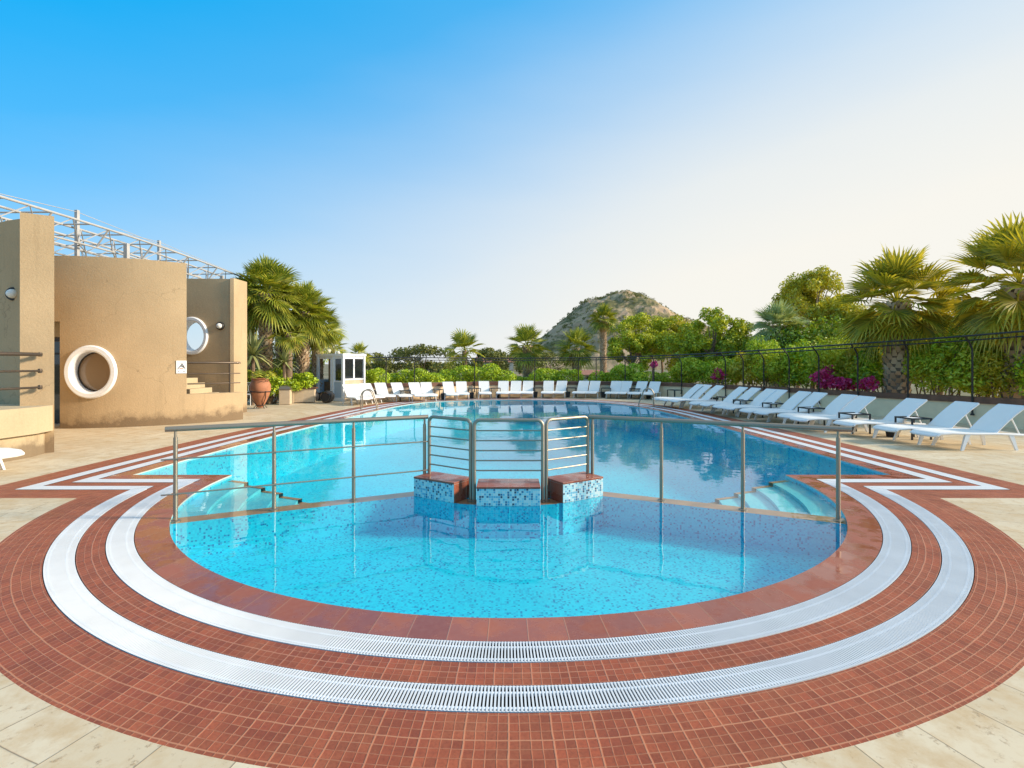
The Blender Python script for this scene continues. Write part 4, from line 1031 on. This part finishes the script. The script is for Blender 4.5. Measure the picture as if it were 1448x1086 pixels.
def fan_palm(seed, nf, fl, pet, emin=-55, nl=22, cup=.25):
    """crown of palmate fronds round the origin; returns vertex/face arrays"""
    rg = random.Random(seed); V = []; Fq = []
    def quad(a, b, c, d): 
        o = len(V); V.extend([a, b, c, d]); Fq.append((o, o+1, o+2, o+3))
    for i in range(nf):
        t = i/(nf-1); az = i*2.39996+rg.uniform(-.25, .25); el = R(84+(emin-84)*t**.92+rg.uniform(-9, 9))
        d = Vector((math.cos(az)*math.cos(el), math.sin(az)*math.cos(el), math.sin(el)))
        s = Vector((-math.sin(az), math.cos(az), 0)); 
        s.rotate(Matrix.Rotation(rg.uniform(-.5, .5), 3, d)); nn = s.cross(d)
        if nn.z < 0: nn = -nn; s = -s
        L = pet*rg.uniform(.8, 1.12); sag = .16*L*math.cos(el)
        p0 = d*.05; p1 = d*(L*.55)-Vector((0, 0, sag*.25)); hub = d*L-Vector((0, 0, sag))
        w = .014*fl+.006
        for a, b in ((p0, p1), (p1, hub)): quad(a-s*w, a+s*w, b+s*w, b-s*w); quad(a-nn*w*.6, a+nn*w*.6, b+nn*w*.6, b-nn*w*.6)
        dd = (d-Vector((0, 0, .30*math.cos(el)))).normalized(); nn2 = s.cross(dd)
        if nn2.dot(nn) < 0: nn2 = -nn2
        span = R(rg.uniform(96, 118)); da = 2*span/nl; fl_ = fl*rg.uniform(.82, 1.1); droop = rg.uniform(.06, .22)+.22*max(0, t-.35)
        for j in range(nl):
            th = -span+(j+.5)*da; 
            def dirv(x, lift): 
                v = dd*math.cos(x)+s*math.sin(x)+nn2*lift; return v.normalized()
            lift = cup*abs(math.sin(th))
            ll = fl_*(1-.30*(abs(th)/span)**2)*rg.uniform(.9, 1.06)
            c = dirv(th, lift); e = ll*.48
            a_ = hub+dirv(th-da*.5, lift+.03)*e; b_ = hub+dirv(th+da*.5, lift+.03)*e; m = hub+c*e-nn2*(.02*fl)
            g = Vector((0, 0, -1))*(droop*ll)
            q = hub+c*(ll*.78)+g*.35; sd_ = (b_-a_)*.26; tip = hub+c*ll+g
            quad(hub, a_, m, m); Fq[-1] = Fq[-1]; quad(hub, m, b_, b_)
            quad(a_, q-sd_, q, m); quad(m, q, q+sd_, b_); quad(q-sd_, tip, tip, q); quad(q, tip, tip, q+sd_)
    return np.array([tuple(v) for v in V]), Fq
def tri_np(name, V, Fq, mat, parent, off):
    me = bpy.data.meshes.new(name); F2 = [tuple(dict.fromkeys(f)) for f in Fq]
    # collapse duplicated corners
    F3 = []
    for f in F2:
        k = []; seen = []
        for i in f:
            key = tuple(np.round(V[i], 6))
            if key not in seen: seen.append(key); k.append(i)
        if len(k) > 2: F3.append(tuple(k))
    W_ = V+np.array(off)-np.array(parent.location)
    me.from_pydata(W_.tolist(), [], F3); me.update(); me.materials.append(mat)
    o = bpy.data.objects.new(name, me); COL.objects.link(o); o.parent = parent; return o
def palm(loc, zc, fl, pet, nf, tr_, label, seed, mat='palm', emin=-55, dead=0, group=None, nl=22, boots=True):
    r_ = thing('fan_palm', (loc[0], loc[1], 0), label, 'palm tree', group)
    V, Fq = fan_palm(seed, nf, fl, pet, emin, nl); tri_np('crown', V, Fq, M[mat], r_, (loc[0], loc[1], zc))
    if dead:
        V, Fq = fan_palm(seed+50, dead, fl*.85, pet*.7, -86, max(10, nl-8), .1)
        # hang the dead fronds: keep the lower ones only
        rg = random.Random(seed); 
        V2, F2 = dead_skirt(seed+9, dead, fl*.9, pet*.6); tri_np('dead_skirt', V2, F2, M['dead'], r_, (loc[0], loc[1], zc-.05))
    prof = []; 
    for k in range(15):
        z = zc*k/14; prof.append((tr_*(1.15-.25*k/14+.07*(k % 2)), z))
    MB().lathe(prof, (loc[0], loc[1], 0), 14).build('trunk', M['bark'], r_, True)
    if boots:
        rg = random.Random(seed); mb = MB(); rows = int(zc/(tr_*.42)); 
        for i in range(rows):
            z = zc*i/rows
            for j in range(9):
                a_ = 2*PI*(j+.5*(i % 2))/9+rg.uniform(-.12, .12); r0 = tr_*1.05; u = Vector((math.cos(a_), math.sin(a_), 0)); s = Vector((-u.y, u.x, 0))
                w = tr_*.33*rg.uniform(.8, 1.15); h = tr_*.62*rg.uniform(.75, 1.2); o_ = Vector((loc[0], loc[1], z))+u*r0; out = u*tr_*rg.uniform(.18, .38)
                a0, b0, c0_, d0 = o_-s*w, o_+s*w, o_+out+Vector((0, 0, h))+s*w*.45, o_+out+Vector((0, 0, h))-s*w*.45
                e0 = o_+Vector((0, 0, h*.75))
                mb.add([a0, b0, c0_, d0, e0-s*w*.6, e0+s*w*.6], [(0,1,2,3), (3,2,5,4), (0,3,4), (1,5,2)])
        mb.build('leaf_bases', M['palm_bark'], r_)
    return r_
def dead_skirt(seed, nf, fl, pet):
    rg = random.Random(seed); V = []; Fq = []
    for i in range(nf):
        az = i*2.39996+rg.uniform(-.3, .3); u = Vector((math.cos(az), math.sin(az), 0)); s = Vector((-u.y, u.x, 0)); L = pet*rg.uniform(.6, 1.1)
        hub = u*L*rg.uniform(.45, .8)-Vector((0, 0, L*rg.uniform(.35, .9)))
        o = len(V); V += [u*.05-s*.02, u*.05+s*.02, hub+s*.015, hub-s*.015]; Fq.append((o, o+1, o+2, o+3))
        for j in range(12):
            x = (j-5.5)/5.5; ll = fl*rg.uniform(.65, 1.05); tip = hub+s*(x*.42*fl)+u*rg.uniform(-.1, .16)*fl-Vector((0, 0, ll)); md = hub+s*(x*.34*fl)+u*.14*fl-Vector((0, 0, ll*.4)); w = .045*fl
            o = len(V); V += [hub, md-s*w, md+s*w, tip]; Fq += [(o, o+1, o+2), (o+1, o+3, o+2)]
    return np.array([tuple(v) for v in V]), Fq

# --- right: the two big palms, the medium one and the middle ones
def pl(px, pyc, Y): return (gx(px, Y), Y), gz(pyc, Y)
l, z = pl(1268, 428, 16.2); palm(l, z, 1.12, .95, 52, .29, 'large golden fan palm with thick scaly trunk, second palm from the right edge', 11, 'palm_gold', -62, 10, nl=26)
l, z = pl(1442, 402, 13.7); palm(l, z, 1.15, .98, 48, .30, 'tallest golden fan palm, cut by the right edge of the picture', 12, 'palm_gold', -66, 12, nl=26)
l, z = pl(1101, 462, 23.5); palm(l, z, .95, .55, 34, .25, 'grey-green fan palm with half-hidden trunk, left of the golden tree', 13, 'palm_light', -58, 0, nl=24)
l, z = pl(657, 496, 34); palm(l, z, 1.05, .72, 18, .17, 'small sparse fan palm above the long hedge, the leftmost palm of the far row', 14, 'palm', -35, 0, nl=18, boots=False)
l, z = pl(746, 490, 31); palm(l, z, .98, .68, 26, .24, 'fan palm with short dark trunk between two hedges in the far row', 15, 'palm', -55, 2, nl=18)
l, z = pl(815, 492, 30); palm(l, z, .95, .62, 26, .20, 'fan palm in front of the left foot of the rocky hill', 16, 'palm', -55, 2, nl=18)
l, z = pl(853, 451, 42); palm(l, z, .98, .62, 26, .22, 'tall slim fan palm with brown dead fronds in front of the rocky hill', 17, 'palm', -50, 14, nl=18)
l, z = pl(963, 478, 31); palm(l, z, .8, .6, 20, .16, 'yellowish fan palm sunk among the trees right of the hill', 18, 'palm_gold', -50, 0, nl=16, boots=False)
# --- left cluster
l, z = pl(376, 416, 20.5); palm(l, z, .98, .78, 64, .22, 'tallest fan palm of the left clump, nearest the building', 21, 'palm', -62, 16, nl=24)
l, z = pl(428, 442, 21.8); palm(l, z, .94, .74, 58, .22, 'lower fan palm on the right of the left clump', 22, 'palm', -60, 18, nl=24)
l, z = pl(352, 432, 23.5); palm(l, z, .9, .7, 32, .22, 'fan palm at the back of the left clump, half hidden by the building', 23, 'palm', -60, 6, nl=22)
l, z = pl(449, 462, 22.6); palm(l, z, .8, .62, 40, .2, 'lowest fan palm at the outer right of the left clump', 28, 'palm', -62, 12, nl=22)
l, z = pl(398, 434, 22.8); palm(l, z, .9, .72, 44, .2, 'fan palm in the middle of the left clump, behind the two tallest', 29, 'palm', -62, 10, nl=22)
l, z = pl(408, 470, 20.6); palm(l, z, .55, .5, 20, .14, 'small fan palm under the left clump', 27, 'palm', -60, 4, nl=18, boots=False)
for i, (px, py, Y, s, lb) in enumerate(((470, 492, 27, .9, 'small dark fan palm rising behind the kiosk roof'), (508, 503, 30, .8, 'small dark fan palm just right of the kiosk, behind the fence'))):
    l, z = pl(px, py, Y); palm(l, z, .7*s, .5*s, 18, .14, lb, 31+i, 'palm', -40, 0, nl=16, boots=False)
def spiky(loc, zc, n, L, label, seed, name='yucca'):
    r_ = thing(name, (loc[0], loc[1], 0), label, 'plant'); rg = random.Random(seed); V = []; Fq = []
    for i in range(n):
        t = i/n; az = i*2.4; el = R(80-115*t+rg.uniform(-8, 8)); d = Vector((math.cos(az)*math.cos(el), math.sin(az)*math.cos(el), math.sin(el))); s = Vector((-math.sin(az), math.cos(az), 0))
        l_ = L*rg.uniform(.8, 1.1); w = .035*L+.012; dr = Vector((0, 0, -.22*l_*math.cos(el)))
        P = [Vector((0,0,0)), d*l_*.45, d*l_*.8+dr*.45, d*l_+dr]; Wd = (w*.7, w, w*.6, .004)
        o = len(V); 
        for p, ww in zip(P, Wd): V += [p-s*ww, p+s*ww]
        for k in range(3): Fq.append((o+2*k, o+2*k+1, o+2*k+3, o+2*k+2))
    tri_np('leaves', np.array([tuple(v) for v in V]), Fq, M['agave'], r_, (loc[0], loc[1], zc)); MB().tube([(loc[0], loc[1], 0), (loc[0], loc[1], zc)], .07, 8).build('trunk', M['bark'], r_, True); return r_
spiky((gx(358, 19.6), 19.6), gz(502, 19.6), 60, 1.05, 'grey-green spiky yucca beside the end of the building', 41)
spiky((gx(402, 20.2), 20.2), gz(512, 20.2), 44, .7, 'smaller spiky yucca under the left palms', 42)
ub = thing('cycad', (ux, uy, .75), 'arching green cycad planted in the terracotta urn', 'plant'); V = []; Fq = []
rg = random.Random(3)
for i in range(15):
    az = i*2.4; u = Vector((math.cos(az), math.sin(az), 0)); s = Vector((-u.y, u.x, 0)); L = rg.uniform(.5, .78); pts = [Vector((0,0,0))+u*(L*t)+Vector((0,0, .42*L*math.sin(PI*t*.8)*1.3-.15*t*t)) for t in np.linspace(0, 1, 14)]
    for a_, b_ in zip(pts, pts[1:]):
        for sg_ in (-1, 1):
            o = len(V); V += [a_, a_.lerp(b_, .6), b_.lerp(a_, .3)+s*sg_*.13-Vector((0,0,.03))]; Fq.append((o, o+1, o+2))
tri_np('leaves', np.array([tuple(v) for v in V]), Fq, M['palm'], ub, (ux, uy, 40*us+.02))
for i, (px, py, Y, rx, rz, lb) in enumerate(((352, 541, 20.6, .7, .55, 'bright green bush behind the white garden bench'), (392, 546, 20.3, .8, .55, 'bright green bush behind the terracotta urn'), (425, 541, 20.9, .65, .4, 'yellow-green low bush behind the beige counter'),
        (418, 520, 22.5, .8, .9, 'dark bush under the left palms, behind the counter'), (440, 505, 24.5, .9, .9, 'dark leafy bush left of the kiosk'), (378, 515, 23, .9, 1.0, 'dark bush in the gap under the tallest left palm'))):
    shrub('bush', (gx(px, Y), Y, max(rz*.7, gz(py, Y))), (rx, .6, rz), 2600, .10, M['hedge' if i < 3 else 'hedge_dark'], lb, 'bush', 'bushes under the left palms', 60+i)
# --- hedges behind the far wall
hedge(509, 545, 25.5, 515, 541, 1.1, 3200, M['hedge'], 'light green hedge just right of the kiosk', 71)
hedge(545, 622, 27, 520, 541, 1.1, 6500, M['hedge'], 'low green hedge between the kiosk hedge and the long rounded hedge', 72)
hedge(624, 724, 28, 513, 540, 1.4, 9500, M['hedge'], 'long rounded hedge left of the short-trunked palm', 73)
hedge(757, 816, 28, 516, 540, 1.5, 6500, M['hedge'], 'rounded hedge with flat end in front of the hill', 74)
hedge(724, 757, 30, 528, 540, 1.0, 2200, M['hedge'], 'low hedge gap-filler at the foot of the short-trunked palm', 75)
hedge(838, 872, 27.5, 517, 540, 1.2, 3200, M['hedge'], 'small green hedge at the right of the gap by the tall slim palm', 76)
hedge(868, 905, 26.5, 507, 540, 1.4, 5200, M['hedge'], 'tall bright hedge below the trees right of the hill', 77)
hedge(902, 962, 25.5, 520, 542, 1.3, 6500, M['hedge'], 'low sloping hedge behind the last far loungers', 78)
# --- trees right of the hill
TT = [(905, 483, 31, 2.0, 1.5, 'tree_leaf'), (935, 478, 32, 1.8, 1.4, 'tree_leaf'), (895, 500, 29.5, 1.5, 1.2, 'tree_leaf'), (975, 490, 29, 1.8, 1.6, 'tree_leaf'), (1008, 477, 26, 1.5, 1.45, 'tree_leaf'), (1040, 490, 27, 1.4, 1.2, 'tree_leaf'),
      (1150, 430, 27, 1.9, 1.9, 'gold_leaf'), (1128, 440, 28.5, 1.3, 1.7, 'gold_leaf'), (1185, 468, 25, 1.6, 1.6, 'gold_leaf'), (1225, 480, 24, 1.7, 1.6, 'gold_leaf'), (1330, 490, 22.5, 1.8, 1.3, 'gold_leaf'), (1395, 492, 20.5, 1.7, 1.25, 'gold_leaf')]
TN = ['broad green tree at the right foot of the hill', 'green tree behind the yellowish sunk palm', 'low green tree above the tall bright hedge', 'green tree with loose top right of the yellowish sunk palm', 'green tree with long upright shoots left of the grey-green palm',
      'low olive tree just left of the grey-green palm', 'tall golden tree right of the grey-green palm', 'tall golden tree behind the grey-green palm', 'golden tree between the tall golden tree and the big scaly palm', 'golden tree behind the left fronds of the big scaly palm',
      'golden tree between the two big right palms', 'golden tree behind the trunk of the rightmost palm']
for i, ((px, py, Y, rx, rz, mt), lb) in enumerate(zip(TT, TN)):
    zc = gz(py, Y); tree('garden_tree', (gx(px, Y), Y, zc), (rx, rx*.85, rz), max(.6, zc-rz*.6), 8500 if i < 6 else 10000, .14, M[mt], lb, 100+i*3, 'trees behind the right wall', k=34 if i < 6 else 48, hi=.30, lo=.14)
# --- shrubs along the right wall
SH = [(975, 527, .75, .55), (1000, 530, .7, .5), (1030, 526, .8, .6), (1062, 522, .85, .65), (1085, 515, .9, .95), (1112, 526, .8, .7), (1140, 520, .8, .9), (1180, 515, .9, 1.0), (1205, 528, .7, .65), (1222, 524, .6, .75), (1318, 522, .75, .85), (1345, 515, .9, 1.0), (1385, 524, .85, .9), (1403, 530, .7, .9), (1492, 535, .8, .95)]
SHN = ['first', 'second', 'third', 'fourth', 'fifth', 'sixth', 'seventh', 'eighth', 'ninth', 'tenth', 'eleventh', 'twelfth', 'thirteenth', 'fourteenth', 'fifteenth']
for i, (px, py, rx, rz) in enumerate(SH):
    p, tn = wall_at(px, 1.35); zc = max(.6, gz(py, p.y))
    where = 'left of the big scaly palm' if px < 1250 else 'right of the big scaly palm'; k_ = i if px < 1250 else i-10
    shrub('flower_bed_shrub', (p.x, p.y, zc), (rx, .8, rz), 4200, .12, M[('lime', 'hedge', 'lime', 'gold_leaf', 'hedge')[i % 5]], f'{SHN[k_]} green shrub from the left behind the wall, {where}', 'shrub', 'shrubs behind the right wall', 200+i*2, k=26, hi=.34, aspect=(.5, .3, .4)[i % 3])
for i, (px, py, rx, rz, lb) in enumerate(((1168, 535, .55, .42, 'largest magenta bougainvillea clump behind the right wall'), (1190, 544, .4, .2, 'low magenta bougainvillea tail right of the largest clump'), (1226, 545, .28, .26, 'small magenta flower clump left of the big scaly palm'), (1017, 530, .28, .3, 'tiny magenta flower clump near the yellow-green shrubs'), (925, 516, .2, .16, 'single red-flowered sprig above the far hedge'))):
    p, tn = wall_at(px, .62); shrub('bougainvillea', (p.x, p.y, max(.75, gz(py, p.y))), (rx, .3, rz), 700 if rx > .3 else 250, .10, M['flower'], lb, 'flowering shrub', 'magenta flowers behind the wall', 300+i, k=12, aspect=.8)
# background planting under the trees so that no bare ground shows
for i, (px, py, Y, rx, rz) in enumerate(((1005, 515, 27, 2.2, 1.1), (1080, 512, 25, 2.2, 1.2), (1165, 500, 22.5, 2.0, 1.5), (1240, 505, 20.5, 1.8, 1.5), (1320, 508, 19.0, 1.8, 1.5), (1400, 512, 18, 1.8, 1.5), (1475, 512, 16.5, 1.6, 1.6))):
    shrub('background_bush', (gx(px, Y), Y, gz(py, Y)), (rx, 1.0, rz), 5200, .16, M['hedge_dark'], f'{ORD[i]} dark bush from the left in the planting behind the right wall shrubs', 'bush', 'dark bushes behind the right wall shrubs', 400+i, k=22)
# --- far planting and houses
for i, (px, py, Y, rx, rz) in enumerate(((530, 516, 55, 3.2, 1.5), (560, 512, 62, 3.5, 1.6), (598, 514, 58, 3.6, 2.0), (630, 516, 60, 3.5, 2.0), (690, 514, 60, 3, 1.6), (780, 516, 60, 4, 1.8), (735, 512, 75, 3.5, 2.2))):
    tree('distant_tree', (gx(px, Y), Y, max(rz*.6, gz(py, Y))), (rx, rx, rz), .8, 2600, .30, M['far_leaf'], f'{ORD[i]} distant olive-green tree from the left behind the far hedges', 500+i, 'distant trees behind the hedges', k=16)
for i, (px, yt, Y, w) in enumerate(((700, 497, 80, .9), (706, 494, 82, 1.0), (712, 498, 84, .9))):
    zt = gz(yt, Y); r_ = thing('cypress', (gx(px, Y), Y, 0), ['left', 'tallest', 'right'][i]+' cypress of the distant trio left of the short-trunked palm', 'tree', 'distant cypresses')
    B = [(gx(px, Y)+.1*(k % 2), Y, zt*(k+.5)/7, w*(1.05-.13*k), w*(1.05-.13*k), zt/9) for k in range(7)]; v, f = leaves(B, 1100, .34, seed=520+i); mesh_np('crown', v, f, M['far_leaf'], r_)
    MB().tube([(gx(px, Y), Y, 0), (gx(px, Y), Y, zt*.7)], [.15, .05], 6).build('trunk', M['bark'], r_)
M['roof_tile'] = plain('red_roof_tile', (.30, .13, .08), .8, var=.2); M['house_wall'] = plain('house_plaster', (.62, .55, .47), .8)
for i, (px, py, Y, w, lb) in enumerate(((700, 512, 90, 3.2, 'small gabled house left of the short-trunked palm, far behind'), (835, 529, 48, 1.3, 'low pale outbuilding in the gap by the tall slim palm'))):
    x = gx(px, Y); zt = max(.5, gz(py, Y)); r_ = thing('house', (x, Y, 0), lb, 'house', None)
    MB().box((x, Y, zt/2), (2*w, 5, zt)).build('wall', M['house_wall'], r_)
    MB().add([(x-w-.2, Y-2.8, zt), (x+w+.2, Y-2.8, zt), (x+w+.2, Y+2.8, zt), (x-w-.2, Y+2.8, zt), (x-w-.2, Y, zt+w*.3), (x+w+.2, Y, zt+w*.3)], [(0,1,5,4), (2,3,4,5), (1,2,5), (3,0,4), (3,2,1,0)]).build('roof', M['roof_tile'], r_)
    for k in (-.5, .5): MB().box((x+k*w, Y-2.51, zt*.55), (w*.3, .03, zt*.4)).build('window', M['dark_glass'], r_)
# --- rocky hill
prof = [(560, 513), (640, 513), (690, 512), (720, 503), (748, 488), (765, 478), (785, 462), (800, 450), (814, 438), (824, 429), (845, 422), (865, 417), (880, 415), (900, 420), (915, 427), (940, 441), (960, 452), (985, 463), (1020, 480), (1060, 497), (1110, 510), (1160, 513), (1300, 514)]
HYD = 400.0; RX = [gx(a_, HYD) for a_, b_ in prof]; RZ_ = [gz(b_, HYD) for a_, b_ in prof]
def hill_h(x, y):
    v = (y-HYD)/95.0; xs = np.interp(x, RX, RZ_); fall = max(0, 1-v*v) if v < 0 else max(0, 1-v*v*.8)
    h = xs*fall**1.15 
    p = Vector((x*.035, y*.035, 2.2)); a_ = min(1, max(0, h/12))
    h += a_*(4.6*(mnoise.fractal(p, 1.0, 2.1, 6))*(1-.75*math.exp(-(v/.18)**2))+ 1.1*abs(mnoise.noise(Vector((x*.16, y*.16, 5))))*1.2*(1-.5*math.exp(-(v/.18)**2)))
    return h-2.2*(1-min(1, h/6)) if h < 6 else h
nx_, ny_ = 210, 120; xs = np.linspace(RX[0], RX[-1], nx_); ys = np.linspace(HYD-105, HYD+110, ny_)
mb = MB(); vs = [(x, y, hill_h(x, y)) for y in ys for x in xs]; fs = [(j*nx_+i, j*nx_+i+1, (j+1)*nx_+i+1, (j+1)*nx_+i) for j in range(ny_-1) for i in range(nx_-1)]
mb.add(vs, fs); t = NT('rocky_hillside'); c = t.tc(); n1 = t.noise(c, .06, 8, .62); n2 = t.noise(c, .35, 6, .7); n3 = t.noise(t.mapped(c, (1, 1, 2.5)), .12, 6, .7)
nz_ = t.n('ShaderNodeSeparateXYZ', _0=t.n('ShaderNodeNewGeometry').outputs['Normal']).outputs[2]
rock = t.mix(n2, (.32, .21, .13), (.58, .43, .29)); soil_ = t.mix(n2, (.38, .29, .17), (.52, .41, .24)); scrub = t.mix(n2, (.075, .085, .035), (.17, .165, .065))
a = t.mix(t.ramp(n3, [(.42, G3(0)), (.55, G3(1))]), soil_, rock); a = t.mix(t.ramp(n1, [(.45, G3(0)), (.53, G3(.9))]), a, scrub)
a = t.mix(t.ramp(t.math('ADD', nz_, t.math('MULTIPLY', t.math('SUBTRACT', n2, .5), .5)), [(.62, G3(.8)), (.78, G3(0))]), a, rock)
t.p(Base_Color=a, Roughness=.95, Specular_IOR_Level=.1).bump(n2, .6, .8); M['hill'] = t.m
tag(mb.build('hill', M['hill'], smooth=False), kind='structure')
rg = np.random.default_rng(8); B = []
for _ in range(900):
    x = rg.uniform(RX[2], RX[-5]); y = rg.uniform(HYD-88, HYD+6); h = hill_h(x, y)
    if h < 3 or mnoise.noise(Vector((x*.05, y*.05, 9))) < -.12: continue
    s = rg.uniform(.5, 1.5); B.append((x, y, h+s*.4, s*1.2, s*1.2, s))
for px_, py_, s in ((880, 414, 1.7), (865, 417, 1.6), (822, 430, 1.6), (812, 441, 1.5), (895, 420, 1.5), (918, 430, 1.3)):
    x = gx(px_, HYD); B += [(x, HYD-1, hill_h(x, HYD-1)+s*.7, s*1.1, s, s)]*3
v, f = leaves(B, 15000, .9, seed=9); tag(mesh_np('hillside_scrub', v, f, M['far_leaf']), 'scrubby bushes dotted over the rocky hill', 'scrub', kind='stuff')
